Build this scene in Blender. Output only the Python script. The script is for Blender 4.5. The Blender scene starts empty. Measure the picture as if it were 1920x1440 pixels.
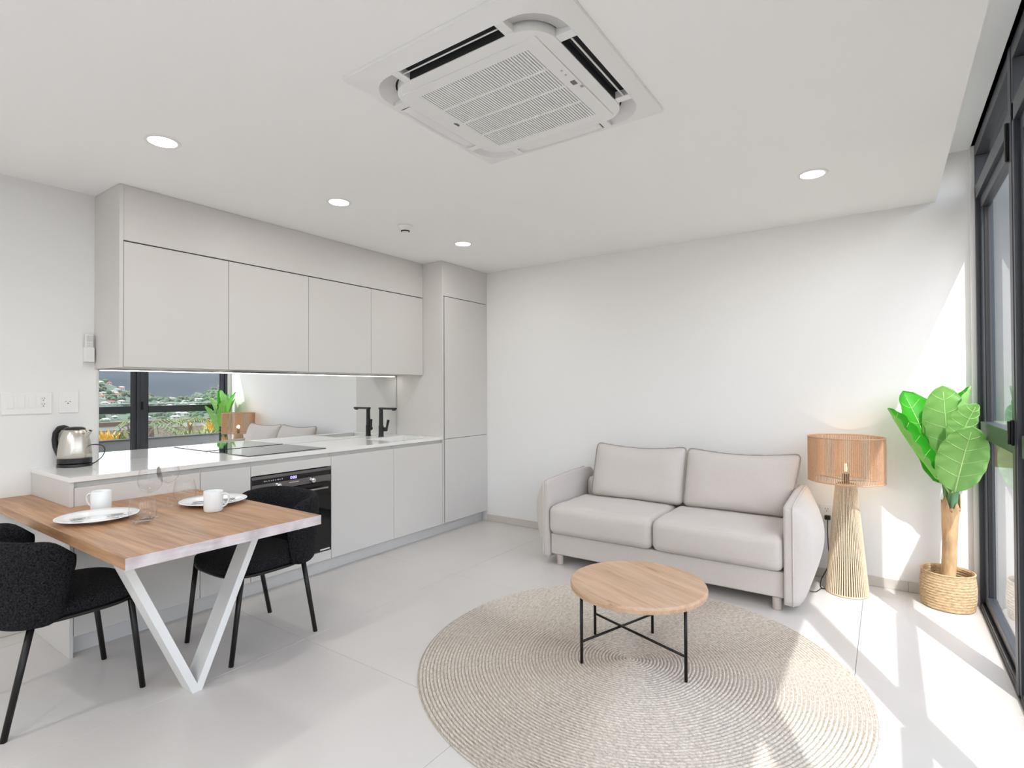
import bpy, bmesh, math, random
from mathutils import Vector, Matrix, noise
R = random.Random(7)
PI = math.pi
SC = bpy.context.scene
COL = SC.collection

# ------------------------------------------------------------------ camera
F_PX, YAW, PITCH, ROLL, CAM_H = 1010.4, 0.606823, 0.010385, -0.004494, 1.31
def cam_basis():
    f = Vector((-math.sin(YAW)*math.cos(PITCH), math.cos(YAW)*math.cos(PITCH), math.sin(PITCH)))
    r = Vector((math.cos(YAW), math.sin(YAW), 0)); u = r.cross(f)
    return r*math.cos(ROLL)+u*math.sin(ROLL), -r*math.sin(ROLL)+u*math.cos(ROLL), f
_r, _u, _f = cam_basis()
cd = bpy.data.cameras.new('camera'); cam = bpy.data.objects.new('camera', cd); COL.objects.link(cam)
cd.sensor_width = 36; cd.sensor_fit = 'HORIZONTAL'; cd.lens = F_PX/1920*36; cd.clip_start = 0.02; cd.clip_end = 3000
cam.matrix_world = Matrix(((_r.x, _u.x, -_f.x, 0), (_r.y, _u.y, -_f.y, 0), (_r.z, _u.z, -_f.z, CAM_H), (0, 0, 0, 1)))
SC.camera = cam

# ------------------------------------------------------------------ light
EXPOSURE = 0.58
SC.view_settings.view_transform = 'Standard'
try: SC.view_settings.look = 'None'
except Exception: pass
SC.view_settings.gamma = 1; SC.view_settings.use_curve_mapping = False
SC.view_settings.exposure = EXPOSURE
SUN = Vector((-1, 2.04, -2.62)).normalized()          # direction the light travels
w = bpy.data.worlds.new('world'); SC.world = w; w.use_nodes = True
nt = w.node_tree; bg = nt.nodes['Background']
sky = nt.nodes.new('ShaderNodeTexSky'); sky.sky_type = 'NISHITA'; sky.sun_disc = False
sky.sun_elevation = math.radians(49); sky.sun_rotation = math.atan2(1, -2.04)
sky.altitude = 50; sky.air_density = 1; sky.dust_density = 1.2; sky.ozone_density = 1
# broken cloud cover, the same all round the sky
SKY_S = 0.68
tc = nt.nodes.new('ShaderNodeTexCoord'); cn = nt.nodes.new('ShaderNodeTexNoise'); cn.inputs['Scale'].default_value = 2.6; cn.inputs['Detail'].default_value = 7
cr = nt.nodes.new('ShaderNodeValToRGB'); cr.color_ramp.elements[0].position = .36; cr.color_ramp.elements[1].position = .58
cm = nt.nodes.new('ShaderNodeMix'); cm.data_type = 'RGBA'; cm.inputs['B'].default_value = (3.1, 3.0, 2.85, 1)
nt.links.new(tc.outputs['Generated'], cn.inputs['Vector']); nt.links.new(cn.outputs['Fac'], cr.inputs[0]); nt.links.new(cr.outputs[0], cm.inputs['Factor'])
nt.links.new(sky.outputs[0], cm.inputs['A']); nt.links.new(cm.outputs['Result'], bg.inputs[0]); bg.inputs[1].default_value = SKY_S
sl = bpy.data.lights.new('sun', 'SUN'); so = bpy.data.objects.new('sun', sl); COL.objects.link(so)
sl.energy = 3.1; sl.angle = math.radians(0.6); sl.color = (1, 0.99, 0.97)
so.rotation_euler = SUN.to_track_quat('-Z', 'Y').to_euler(); so.location = (6, -8, 10)
DOWN_W, FILL_W = 2.6, 6.2

# ------------------------------------------------------------------ materials
def s2l(c): return tuple(((x/255)/12.92 if x/255 <= .04045 else ((x/255+.055)/1.055)**2.4) for x in c)
def mat(name, rgb, rough=.5, metal=0, spec=None, bump=None, var=None, lin=False, coat=0, trans=0, sheen=0, emis=None):
    """bump=(scale, strength, stretch xyz); var=(scale, amount, stretch xyz)"""
    m = bpy.data.materials.new(name); m.use_nodes = True; t = m.node_tree; p = t.nodes['Principled BSDF']
    c = rgb if lin else s2l(rgb)
    p.inputs['Base Color'].default_value = (*c, 1); p.inputs['Roughness'].default_value = rough; p.inputs['Metallic'].default_value = metal
    if spec is not None: p.inputs['Specular IOR Level'].default_value = spec
    if coat: p.inputs['Coat Weight'].default_value = coat; p.inputs['Coat Roughness'].default_value = .05
    if sheen: p.inputs['Sheen Weight'].default_value = sheen
    if emis: p.inputs['Emission Color'].default_value = (*s2l(emis[0]), 1); p.inputs['Emission Strength'].default_value = emis[1]
    co = t.nodes.new('ShaderNodeTexCoord')
    def tex(scale, st, det=4):
        mp = t.nodes.new('ShaderNodeMapping'); mp.inputs['Scale'].default_value = st
        n = t.nodes.new('ShaderNodeTexNoise'); n.inputs['Scale'].default_value = scale; n.inputs['Detail'].default_value = det
        t.links.new(co.outputs['Object'], mp.inputs[0]); t.links.new(mp.outputs[0], n.inputs['Vector']); return n
    if var:
        n = tex(var[0], var[2] if len(var) > 2 else (1, 1, 1))
        rp = t.nodes.new('ShaderNodeValToRGB'); a = var[1]
        rp.color_ramp.elements[0].position = .3; rp.color_ramp.elements[1].position = .7
        rp.color_ramp.elements[0].color = (*[x*(1-a) for x in c], 1); rp.color_ramp.elements[1].color = (*[min(1, x*(1+a)) for x in c], 1)
        t.links.new(n.outputs['Fac'], rp.inputs[0]); t.links.new(rp.outputs[0], p.inputs['Base Color'])
    if bump:
        n = tex(bump[0], bump[2] if len(bump) > 2 else (1, 1, 1), 3)
        b = t.nodes.new('ShaderNodeBump'); b.inputs['Strength'].default_value = bump[1]; b.inputs['Distance'].default_value = .01
        t.links.new(n.outputs['Fac'], b.inputs['Height']); t.links.new(b.outputs[0], p.inputs['Normal'])
    return m
def wood(name, cols, sc=(1.2, 22, 22), rough=.45, knots=0, rot=0, boards=1):
    m = mat(name, cols[0], rough); t = m.node_tree; p = t.nodes['Principled BSDF']
    co0 = t.nodes.new('ShaderNodeTexCoord'); co = t.nodes.new('ShaderNodeMapping'); co.inputs['Rotation'].default_value = (0, 0, rot); t.links.new(co0.outputs['Object'], co.inputs[0]); mp = t.nodes.new('ShaderNodeMapping'); mp.inputs['Scale'].default_value = sc
    p.inputs['Specular IOR Level'].default_value = .3
    n = t.nodes.new('ShaderNodeTexNoise'); n.inputs['Scale'].default_value = 2.2; n.inputs['Detail'].default_value = 8; n.inputs['Roughness'].default_value = .62; n.inputs['Distortion'].default_value = .5
    rp = t.nodes.new('ShaderNodeValToRGB'); e = rp.color_ramp.elements
    e[0].position = .28; e[0].color = (*s2l(cols[0]), 1); e[1].position = .72; e[1].color = (*s2l(cols[2]), 1)
    k = e.new(.5); k.color = (*s2l(cols[1]), 1)
    t.links.new(co.outputs[0], mp.inputs[0]); t.links.new(mp.outputs[0], n.inputs['Vector']); t.links.new(n.outputs['Fac'], rp.inputs[0])
    out = rp.outputs[0]
    # broad boards tint
    mp2 = t.nodes.new('ShaderNodeMapping'); mp2.inputs['Scale'].default_value = (.35, 7, 7)
    n2 = t.nodes.new('ShaderNodeTexNoise'); n2.inputs['Scale'].default_value = 1.7; n2.inputs['Detail'].default_value = 2
    t.links.new(co.outputs[0], mp2.inputs[0]); t.links.new(mp2.outputs[0], n2.inputs['Vector'])
    r2 = t.nodes.new('ShaderNodeValToRGB'); r2.color_ramp.elements[0].position = .35; r2.color_ramp.elements[1].position = .65
    r2.color_ramp.elements[0].color = (1-.20*boards, 1-.22*boards, 1-.24*boards, 1); r2.color_ramp.elements[1].color = (1+.08*boards, 1+.06*boards, 1+.04*boards, 1)
    mx = t.nodes.new('ShaderNodeMix'); mx.data_type = 'RGBA'; mx.blend_type = 'MULTIPLY'; mx.inputs['Factor'].default_value = 1
    t.links.new(n2.outputs['Fac'], r2.inputs[0]); t.links.new(out, mx.inputs['A']); t.links.new(r2.outputs[0], mx.inputs['B']); out = mx.outputs['Result']
    if knots:
        mp3 = t.nodes.new('ShaderNodeMapping'); mp3.inputs['Scale'].default_value = (2.0, 9, 9)
        n3 = t.nodes.new('ShaderNodeTexNoise'); n3.inputs['Scale'].default_value = 1.9; n3.inputs['Detail'].default_value = 3
        t.links.new(co.outputs[0], mp3.inputs[0]); t.links.new(mp3.outputs[0], n3.inputs['Vector'])
        r3 = t.nodes.new('ShaderNodeValToRGB'); r3.color_ramp.elements[0].position = .66; r3.color_ramp.elements[1].position = .76
        r3.color_ramp.elements[0].color = (1, 1, 1, 1); r3.color_ramp.elements[1].color = (.62, .55, .50, 1)
        m3 = t.nodes.new('ShaderNodeMix'); m3.data_type = 'RGBA'; m3.blend_type = 'MULTIPLY'; m3.inputs['Factor'].default_value = 1
        t.links.new(n3.outputs['Fac'], r3.inputs[0]); t.links.new(out, m3.inputs['A']); t.links.new(r3.outputs[0], m3.inputs['B']); out = m3.outputs['Result']
    t.links.new(out, p.inputs['Base Color'])
    b = t.nodes.new('ShaderNodeBump'); b.inputs['Strength'].default_value = .08; b.inputs['Distance'].default_value = .004
    t.links.new(n.outputs['Fac'], b.inputs['Height']); t.links.new(b.outputs[0], p.inputs['Normal'])
    return m
def glass(name, ior=1.45, tint=(1, 1, 1), rough=0.0):
    m = bpy.data.materials.new(name); m.use_nodes = True; t = m.node_tree
    for n in list(t.nodes):
        if n.type != 'OUTPUT_MATERIAL': t.nodes.remove(n)
    out = [n for n in t.nodes if n.type == 'OUTPUT_MATERIAL'][0]
    tr = t.nodes.new('ShaderNodeBsdfTransparent'); tr.inputs[0].default_value = (*tint, 1)
    gl = t.nodes.new('ShaderNodeBsdfGlossy'); gl.inputs['Roughness'].default_value = rough
    fr = t.nodes.new('ShaderNodeFresnel'); fr.inputs['IOR'].default_value = ior
    ge = t.nodes.new('ShaderNodeNewGeometry'); sb = t.nodes.new('ShaderNodeMath'); sb.operation = 'SUBTRACT'; sb.inputs[0].default_value = 1
    mu = t.nodes.new('ShaderNodeMath'); mu.operation = 'MULTIPLY'
    t.links.new(ge.outputs['Backfacing'], sb.inputs[1]); t.links.new(sb.outputs[0], mu.inputs[0]); t.links.new(fr.outputs[0], mu.inputs[1])
    mx = t.nodes.new('ShaderNodeMixShader')
    t.links.new(mu.outputs[0], mx.inputs[0]); t.links.new(tr.outputs[0], mx.inputs[1]); t.links.new(gl.outputs[0], mx.inputs[2]); t.links.new(mx.outputs[0], out.inputs[0])
    return m

M_WALL = mat('white_paint', (238, 238, 237), .75, bump=(60, .02))
M_CEIL = mat('ceiling_paint', (252, 252, 251), .8)
M_TILE = mat('porcelain_tile', (214, 210, 206), .30, var=(1.6, .035), spec=.45)
M_BASE = mat('baseboard_tile', (205, 200, 193), .4)
M_JOINT = mat('tile_grout', (172, 168, 162), .9)
M_CAB = mat('cabinet_lacquer', (215, 212, 209), .42)
M_CABIN = mat('cabinet_carcass', (200, 197, 194), .5)
M_GAP = mat('shadow_gap', (60, 56, 52), .8)
M_PROFILE = mat('handle_profile', (203, 203, 200), .35, metal=.15)
M_COUNTER = mat('quartz_white', (240, 239, 237), .09, spec=.6)
M_PLINTH = mat('plinth_lacquer', (212, 210, 208), .4)
M_MIRROR = mat('mirror_silver', (238, 240, 240), 0.0, metal=1)
M_ALU = mat('anodised_grey', (70, 73, 80), .38, metal=.35)
M_ALUD = mat('frame_gasket', (24, 25, 30), .5)
M_GLASS = glass('window_glass', 1.85, (.985, .985, .985))
M_CRYSTAL = glass('drinking_glass', 1.6, rough=.03)
M_RAILGLASS = glass('rail_glass', 1.45, (.90, .94, .93))
M_BLACKMETAL = mat('black_metal', (26, 24, 23), .38, metal=.3)
M_FAUCET = mat('matt_black', (20, 19, 19), .42)
M_HOB = mat('black_ceramic_glass', (12, 12, 13), .04, spec=.7)
M_OVENGLASS = mat('oven_glass', (13, 13, 15), .07, spec=.5)
M_OVENSTEEL = mat('oven_dark_steel', (122, 119, 121), .33, metal=.8)
M_STEEL = mat('brushed_steel', (205, 200, 192), .27, metal=1, bump=(9, .03, (1, 1, 40)))
M_CHROME = mat('chrome', (225, 225, 225), .08, metal=1)
M_BLACKPL = mat('black_plastic', (22, 21, 21), .35)
M_WHITEPL = mat('white_plastic', (240, 240, 239), .35)
M_WHITEPL2 = mat('white_plastic_grey', (212, 213, 214), .4)
M_ACDARK = mat('vent_dark', (44, 45, 48), .7)
M_LIT = mat('lamp_diffuser', (255, 253, 246), .5, emis=((255, 250, 240), 14))
M_LED = mat('led_strip', (255, 252, 245), .5, emis=((255, 250, 240), 7))
M_DISPLAY = mat('oven_digits', (190, 190, 255), .5, emis=((190, 185, 255), 1.3))
M_PORC = mat('white_porcelain', (238, 240, 240), .12, spec=.6)
M_OAK = wood('oak_tabletop', ((146, 108, 78), (178, 138, 104), (202, 163, 128)), (1.0, 20, 20), .4)
M_EDGE = wood('painted_glare_edge', ((208, 198, 200), (218, 209, 211), (228, 220, 223)), (1.0, 3, 30), .5)  # window glare on the tabletop end, painted in as paler oak
M_OAK2 = wood('oak_coffee_top', ((188, 154, 126), (208, 176, 148), (220, 190, 163)), (1.2, 15, 15), .55, knots=1, rot=.445, boards=.5)
M_WHITEMETAL = mat('white_powder_coat', (236, 236, 234), .4)
M_BOUCLE = mat('black_boucle', (34, 34, 37), 1.0, bump=(150, 1.0), var=(170, .97), spec=.2)
M_SOFA = mat('greige_linen', (211, 204, 199), .92, bump=(520, .25, (1, 1, 1)), sheen=.2, var=(260, .05))
M_SOFA2 = mat('greige_linen_seam', (166, 159, 154), .95)
M_SOFALEG = mat('taupe_leg', (196, 184, 178), .5)
M_CORDS = mat('paper_cord', (226, 206, 178), .85, bump=(240, .6), var=(90, .10))
M_CORDSH = mat('shade_cord', (208, 170, 138), .85, bump=(240, .5), var=(90, .10))
M_CORDIN = mat('cord_core', (120, 98, 76), .9)
M_BULB = mat('bulb_filament', (255, 190, 110), .4, emis=((255, 176, 90), 18))
M_WIRE = mat('black_wire', (34, 34, 36), .5)
M_BASKET = mat('seagrass', (214, 183, 143), .85, bump=(170, .8, (1, 1, 3)), var=(45, .34, (1, 1, 4)))
M_SOIL = mat('dried_moss', (92, 74, 54), .95, bump=(80, 1))
M_TRUNK = mat('banana_trunk', (199, 164, 122), .75, bump=(40, .6, (1, 1, .3)), var=(14, .42, (1, 1, .35)))
M_STEM = mat('banana_stem', (112, 158, 112), .55, var=(12, .15, (1, 1, .2)))
M_VEIN = mat('leaf_vein', (184, 218, 146), .5)
M_REMOTE = mat('remote_white', (232, 232, 230), .4)
def leaf_mat():
    m = mat('banana_leaf', (72, 168, 48), .38, var=(7, .14)); t = m.node_tree; p = t.nodes['Principled BSDF']
    g = t.nodes.new('ShaderNodeNewGeometry')
    b, a = s2l((62, 170, 44)), s2l((152, 196, 116))
    mx = t.nodes.new('ShaderNodeMix'); mx.data_type = 'RGBA'
    mx.inputs['A'].default_value = (*a, 1); mx.inputs['B'].default_value = (*b, 1)
    t.links.new(g.outputs['Backfacing'], mx.inputs['Factor']); t.links.new(mx.outputs['Result'], p.inputs['Base Color'])
    co = t.nodes.new('ShaderNodeTexCoord'); wv = t.nodes.new('ShaderNodeTexWave'); wv.bands_direction = 'Y'
    wv.inputs['Scale'].default_value = 38; wv.inputs['Distortion'].default_value = .6
    bp = t.nodes.new('ShaderNodeBump'); bp.inputs['Strength'].default_value = .30; bp.inputs['Distance'].default_value = .01
    t.links.new(co.outputs['UV'], wv.inputs['Vector']); t.links.new(wv.outputs['Fac'], bp.inputs['Height']); t.links.new(bp.outputs[0], p.inputs['Normal'])
    ou = [n for n in t.nodes if n.type == 'OUTPUT_MATERIAL'][0]
    tl = t.nodes.new('ShaderNodeBsdfTranslucent'); tl.inputs[0].default_value = (*s2l((90, 205, 50)), 1)
    ms = t.nodes.new('ShaderNodeMixShader'); ms.inputs[0].default_value = .35
    t.links.new(p.outputs[0], ms.inputs[1]); t.links.new(tl.outputs[0], ms.inputs[2]); t.links.new(ms.outputs[0], ou.inputs[0])
    return m
M_LEAF = leaf_mat()
def rug_mat():
    m = mat('braided_jute', (190, 178, 163), .95); t = m.node_tree; p = t.nodes['Principled BSDF']
    co = t.nodes.new('ShaderNodeTexCoord'); sp = t.nodes.new('ShaderNodeSeparateXYZ'); t.links.new(co.outputs['Object'], sp.inputs[0])
    def mth(op, a, b=None):
        n = t.nodes.new('ShaderNodeMath'); n.operation = op
        for i, v in enumerate((a, b)):
            if v is None: continue
            if isinstance(v, (int, float)): n.inputs[i].default_value = v
            else: t.links.new(v, n.inputs[i])
        return n.outputs[0]
    ang = mth('ARCTAN2', sp.outputs[1], sp.outputs[0])
    rr = mth('SQRT', mth('ADD', mth('MULTIPLY', sp.outputs[0], sp.outputs[0]), mth('MULTIPLY', sp.outputs[1], sp.outputs[1])))
    cb = t.nodes.new('ShaderNodeCombineXYZ'); t.links.new(mth('MULTIPLY', rr, 120), cb.inputs[0]); t.links.new(mth('MULTIPLY', mth('MULTIPLY', ang, rr), 62), cb.inputs[1])
    n = t.nodes.new('ShaderNodeTexNoise'); n.inputs['Scale'].default_value = 1.0; n.inputs['Detail'].default_value = 5; n.inputs['Roughness'].default_value = .7
    t.links.new(cb.outputs[0], n.inputs['Vector'])
    rp = t.nodes.new('ShaderNodeValToRGB'); e = rp.color_ramp.elements
    e[0].position = .32; e[0].color = (*s2l((166, 156, 145)), 1); e[1].position = .68; e[1].color = (*s2l((232, 225, 214)), 1)
    k = e.new(.5); k.color = (*s2l((206, 197, 185)), 1)
    t.links.new(n.outputs['Fac'], rp.inputs[0])
    gv = mth('ABSOLUTE', mth('SINE', mth('MULTIPLY', rr, PI*62)))           # groove shade between the braid rings, painted into the colour
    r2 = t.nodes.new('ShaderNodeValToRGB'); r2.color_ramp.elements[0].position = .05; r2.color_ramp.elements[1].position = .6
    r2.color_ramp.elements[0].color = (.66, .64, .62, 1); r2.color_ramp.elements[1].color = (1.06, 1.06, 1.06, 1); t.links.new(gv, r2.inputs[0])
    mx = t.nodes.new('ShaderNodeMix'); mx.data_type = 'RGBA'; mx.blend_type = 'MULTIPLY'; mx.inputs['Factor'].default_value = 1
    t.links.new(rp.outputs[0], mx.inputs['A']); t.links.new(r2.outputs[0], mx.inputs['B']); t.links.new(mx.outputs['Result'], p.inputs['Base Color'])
    b = t.nodes.new('ShaderNodeBump'); b.inputs['Strength'].default_value = .7; b.inputs['Distance'].default_value = .006
    t.links.new(n.outputs['Fac'], b.inputs['Height']); t.links.new(b.outputs[0], p.inputs['Normal'])
    return m
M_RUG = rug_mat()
# outdoors
M_TERR = mat('terrace_tile', (128, 127, 124), .6)
M_PARAPET = mat('grey_render', (128, 128, 126), .85, bump=(40, .1))
M_PARCAP = mat('planter_edge', (62, 62, 61), .7)
M_NEIGH = mat('pale_render', (212, 207, 198), .9)
M_NCAP = mat('brown_coping', (112, 88, 77), .8)
M_HILL = mat('hill_green', (92, 104, 86), .95, var=(.12, .25))
M_TREE = mat('hill_trees', (84, 98, 80), .95, var=(.5, .25))
M_MOUNT = mat('mountain_slope', (42, 51, 58), .95, var=(.012, .16))
M_HWALL = mat('house_wall', (190, 187, 182), .9)
M_HROOF = mat('house_roof', (172, 171, 168), .9)
M_HROOFR = mat('house_roof_red', (150, 92, 82), .9)
M_HWIN = mat('house_window', (70, 80, 88), .3)
M_CROTON = mat('croton_leaf', (238, 190, 84), .6, var=(20, .3))
M_SHRUB = mat('shrub_leaf', (146, 160, 98), .6, var=(20, .3))
M_PURPLE = mat('cordyline_leaf', (132, 82, 104), .6, var=(20, .2))
M_PALM = mat('palm_leaf', (116, 130, 78), .6, var=(12, .3))
M_BARK = mat('palm_bark', (134, 112, 86), .9)

# ------------------------------------------------------------------ mesh builder
class MB:
    def __init__(s): s.v = []; s.f = []; s.uv = {}
    def box(s, x0, x1, y0, y1, z0, z1):
        o = len(s.v); s.v += [(x, y, z) for z in (z0, z1) for y in (y0, y1) for x in (x0, x1)]
        s.f += [tuple(o+i for i in q) for q in ((0, 2, 3, 1), (4, 5, 7, 6), (0, 1, 5, 4), (2, 6, 7, 3), (0, 4, 6, 2), (1, 3, 7, 5))]; return s
    def prism(s, poly, z0, z1):                   # poly counter-clockwise in xy
        o = len(s.v); n = len(poly); s.v += [(x, y, z0) for x, y in poly]+[(x, y, z1) for x, y in poly]
        s.f += [tuple(o+i for i in reversed(range(n))), tuple(o+n+i for i in range(n))]
        s.f += [(o+i, o+(i+1) % n, o+n+(i+1) % n, o+n+i) for i in range(n)]; return s
    def lathe(s, prof, n=24, c=(0, 0, 0), a=None, closed=False):    # prof: (r,z) bottom to top on the outside
        o = len(s.v); m = len(prof)
        for i in range(n):
            t = 2*PI*i/n
            for r, z in prof: s.v.append((c[0]+r*math.cos(t), c[1]+r*math.sin(t), c[2]+z))
        for i in range(n):
            j = (i+1) % n
            for k in range(m-1 if not closed else m):
                k2 = (k+1) % m
                s.f.append((o+i*m+k, o+j*m+k, o+j*m+k2, o+i*m+k2))
        if not closed:
            if prof[0][0] > 1e-5: s.f.append(tuple(o+i*m for i in reversed(range(n))))
            if prof[-1][0] > 1e-5: s.f.append(tuple(o+i*m+m-1 for i in range(n)))
        return s
    def tube(s, pts, r, n=8, caps=True, closed=False):
        pts = [Vector(p) for p in pts]; o = len(s.v); N = len(pts); rs = r if isinstance(r, (list, tuple)) else [r]*N
        up = None
        for i, p in enumerate(pts):
            d = (pts[(i+1) % N]-pts[i-1]) if closed else ((pts[min(i+1, N-1)])-(pts[max(i-1, 0)])); d.normalize()
            if up is None: up = Vector((0, 0, 1)) if abs(d.z) < .9 else Vector((1, 0, 0))
            a = d.cross(up); a.normalize(); b = a.cross(d); b.normalize(); up = b
            for k in range(n):
                t = 2*PI*k/n; q = p+(a*math.cos(t)+b*math.sin(t))*rs[i]; s.v.append(tuple(q))
        for i in range(N if closed else N-1):
            j = (i+1) % N
            for k in range(n): s.f.append((o+i*n+k, o+i*n+(k+1) % n, o+j*n+(k+1) % n, o+j*n+k))
        if caps and not closed:
            s.f.append(tuple(o+k for k in reversed(range(n)))); s.f.append(tuple(o+(N-1)*n+k for k in range(n)))
        return s
    def grid(s, nu, nv, fn, flip=False, wrap=False):
        o = len(s.v)
        for i in range(nu):
            for j in range(nv): s.v.append(tuple(fn(i/(nu-1) if not wrap else i/nu, j/(nv-1))))
        for i in range(nu if wrap else nu-1):
            for j in range(nv-1):
                i2 = (i+1) % nu
                q = (o+i*nv+j, o+i2*nv+j, o+i2*nv+j+1, o+i*nv+j+1); s.f.append(q[::-1] if flip else q)
        return s
    def add(s, other, M=None):
        o = len(s.v); s.v += [tuple(M @ Vector(p)) if M else p for p in other.v]; s.f += [tuple(o+i for i in q) for q in other.f]; return s
    def build(s, name, m, parent=None, local=False, bevel=0, seg=2, smooth=False, weld=False, loc=None, sub=0, solid=0, uvfn=None):
        off = Vector(loc) if loc is not None else Vector((0, 0, 0))
        if parent is not None and not local: off = wloc(parent)
        me = bpy.data.meshes.new(name); me.from_pydata([tuple(Vector(p)-off) if not (local) else p for p in s.v], [], s.f)
        if weld:
            bm = bmesh.new(); bm.from_mesh(me); bmesh.ops.remove_doubles(bm, verts=bm.verts, dist=1e-4)
            bmesh.ops.recalc_face_normals(bm, faces=bm.faces); bm.to_mesh(me); bm.free()
        me.validate()
        o = bpy.data.objects.new(name, me); COL.objects.link(o); me.materials.append(m)
        if parent is not None: o.parent = parent
        elif not local: o.location = off
        if smooth: me.polygons.foreach_set('use_smooth', [True]*len(me.polygons))
        if bevel:
            b = o.modifiers.new('edge', 'BEVEL'); b.width = bevel; b.segments = seg; b.limit_method = 'ANGLE'; b.angle_limit = math.radians(40)
        if sub:
            b = o.modifiers.new('sub', 'SUBSURF'); b.levels = sub; b.render_levels = sub
        if solid:
            b = o.modifiers.new('thick', 'SOLIDIFY'); b.thickness = solid; b.offset = 0
        return o
def wloc(o):
    p = Vector((0, 0, 0))
    while o is not None: p += o.location; o = o.parent
    return p
def tag(o, label=None, cat=None, group=None, kind=None):
    if label: o['label'] = label
    if cat: o['category'] = cat
    if group: o['group'] = group
    if kind: o['kind'] = kind
    return o
def thing(name, label, cat, loc=(0, 0, 0), rz=0, group=None):
    o = bpy.data.objects.new(name, None); COL.objects.link(o); o.location = loc; o.rotation_euler = (0, 0, rz); o.empty_display_size = .1
    return tag(o, label, cat, group)
def dup(root, loc, rz=None, label=None):
    def cp(o, par):
        c = o.copy(); COL.objects.link(c); c.parent = par
        for ch in list(o.children): cp(ch, c)
        return c
    r = cp(root, None); r.location = loc
    if rz is not None: r.rotation_euler = (0, 0, rz)
    if label: r['label'] = label
    return r
def bx(*a): return MB().box(*a)
def roundbox(cx, cy, cz, dx, dy, dz, r, n=10, fn=None):
    """box with all edges rounded by r; fn(p, unit) may push points"""
    m = MB(); hx, hy, hz = dx/2, dy/2, dz/2
    def P(q):
        p = Vector((q[0]*hx, q[1]*hy, q[2]*hz)); i = Vector((max(-hx+r, min(hx-r, p.x)), max(-hy+r, min(hy-r, p.y)), max(-hz+r, min(hz-r, p.z))))
        d = p-i
        if d.length > 1e-9: p = i+d.normalized()*r
        if fn: p = fn(p, q)
        return (p.x+cx, p.y+cy, p.z+cz)
    def sp(t, h):                                 # denser near the edges
        e = r/h; a = t*2-1
        return a
    ax = [i/n for i in range(n+1)]
    def par(k, h):
        e = min(.49, r/(2*h)); s = [e*(1-math.cos(i/4*PI/2)) for i in range(5)]
        mid = [e+(1-2*e)*i/n for i in range(1, n)]
        return [x*2-1 for x in s+mid+[1-x for x in reversed(s)]]
    X, Y, Z = par(0, hx), par(0, hy), par(0, hz)
    def face(A, B, f, flip):
        o = len(m.v)
        for a in A:
            for b in B: m.v.append(P(f(a, b)))
        nb = len(B)
        for i in range(len(A)-1):
            for j in range(nb-1):
                q = (o+i*nb+j, o+(i+1)*nb+j, o+(i+1)*nb+j+1, o+i*nb+j+1); m.f.append(q[::-1] if flip else q)
    face(X, Y, lambda a, b: (a, b, 1), False); face(X, Y, lambda a, b: (a, b, -1), True)
    face(X, Z, lambda a, b: (a, -1, b), False); face(X, Z, lambda a, b: (a, 1, b), True)
    face(Y, Z, lambda a, b: (1, a, b), False); face(Y, Z, lambda a, b: (-1, a, b), True)
    return m
def struct(o): o['kind'] = 'structure'; return o

# ------------------------------------------------------------------ room shell
XW, YB, XR, ZC, ZR, YF = -3.895, 4.31, 0.430, 2.4825, 2.772, -3.05
XI, XO = 0.450, 0.518                               # window frame, room face and outer face
fl = struct(bx(XW-.2, XO+.03, YF-.15, YB+.2, -.12, -.008).build('floor', M_JOINT))
xs = sorted([XW]+[-.13+1.2*k for k in range(-3, 1)]+[XI-.004]); xs = [x for i, x in enumerate(xs)]
ys = [YF]+[-.68-1.2, -.68, .52, 1.72, 2.92, 4.12]+[YB]
j = .0009
for i in range(len(xs)-1):
    for k in range(len(ys)-1):
        bx(xs[i]+j, xs[i+1]-j, ys[k]+j, ys[k+1]-j, -.010, 0).build('tile', M_TILE, fl, bevel=.0008, seg=1)
wl = struct(bx(XW-.12, XW, YF-.15, YB+.15, -.1, 3.0).build('wall_left', M_WALL))
wb = struct(bx(XW-.12, XO, YB, YB+.15, -.1, 3.0).build('wall_back', M_WALL))
struct(bx(XW-.12, XR+.22, YF-.12, YF, -.1, 3.0).build('wall_front', M_WALL))
# right wall: pier at the back corner and the strip above the window
m = MB(); m.box(XR, XO, 4.262, YB, -.1, 3.0); m.box(XR+.004, XO+.12, YF, YB, ZR, 3.0)
struct(m.build('wall_right', M_WALL))
ce = struct(bx(XW, .268, YF, YB, ZC, ZC+.6).build('ceiling', M_CEIL))
struct(bx(.268, XO+.12, YF, YB, ZR, ZC+.6).build('ceiling', M_CEIL))
struct(bx(XO+.0, XO+.130, YF-.3, YB+.4, 2.80, 3.08).build('roof_eave', M_PARAPET))
# baseboard of tile pieces
bb = struct(bx(-3.29, XR, YB-.004, YB, 0, .06).build('baseboard_back', M_JOINT))
cuts = [-3.30, -2.335, -1.53, -.33, .105, XR]
for a, b in zip(cuts[:-1], cuts[1:]): bx(a+.001, b-.001, YB-.012, YB, .001, .065).build('tile', M_BASE, bb, bevel=.001, seg=1)
bl = struct(bx(XW, XW+.004, YF, .93, 0, .06).build('baseboard_left', M_JOINT))
for a, b in ((YF, -1.9), (-1.9, -.7), (-.7, .5), (.5, .938)): bx(XW, XW+.012, a+.001, b-.001, .001, .065).build('tile', M_BASE, bl, bevel=.001, seg=1)

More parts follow.
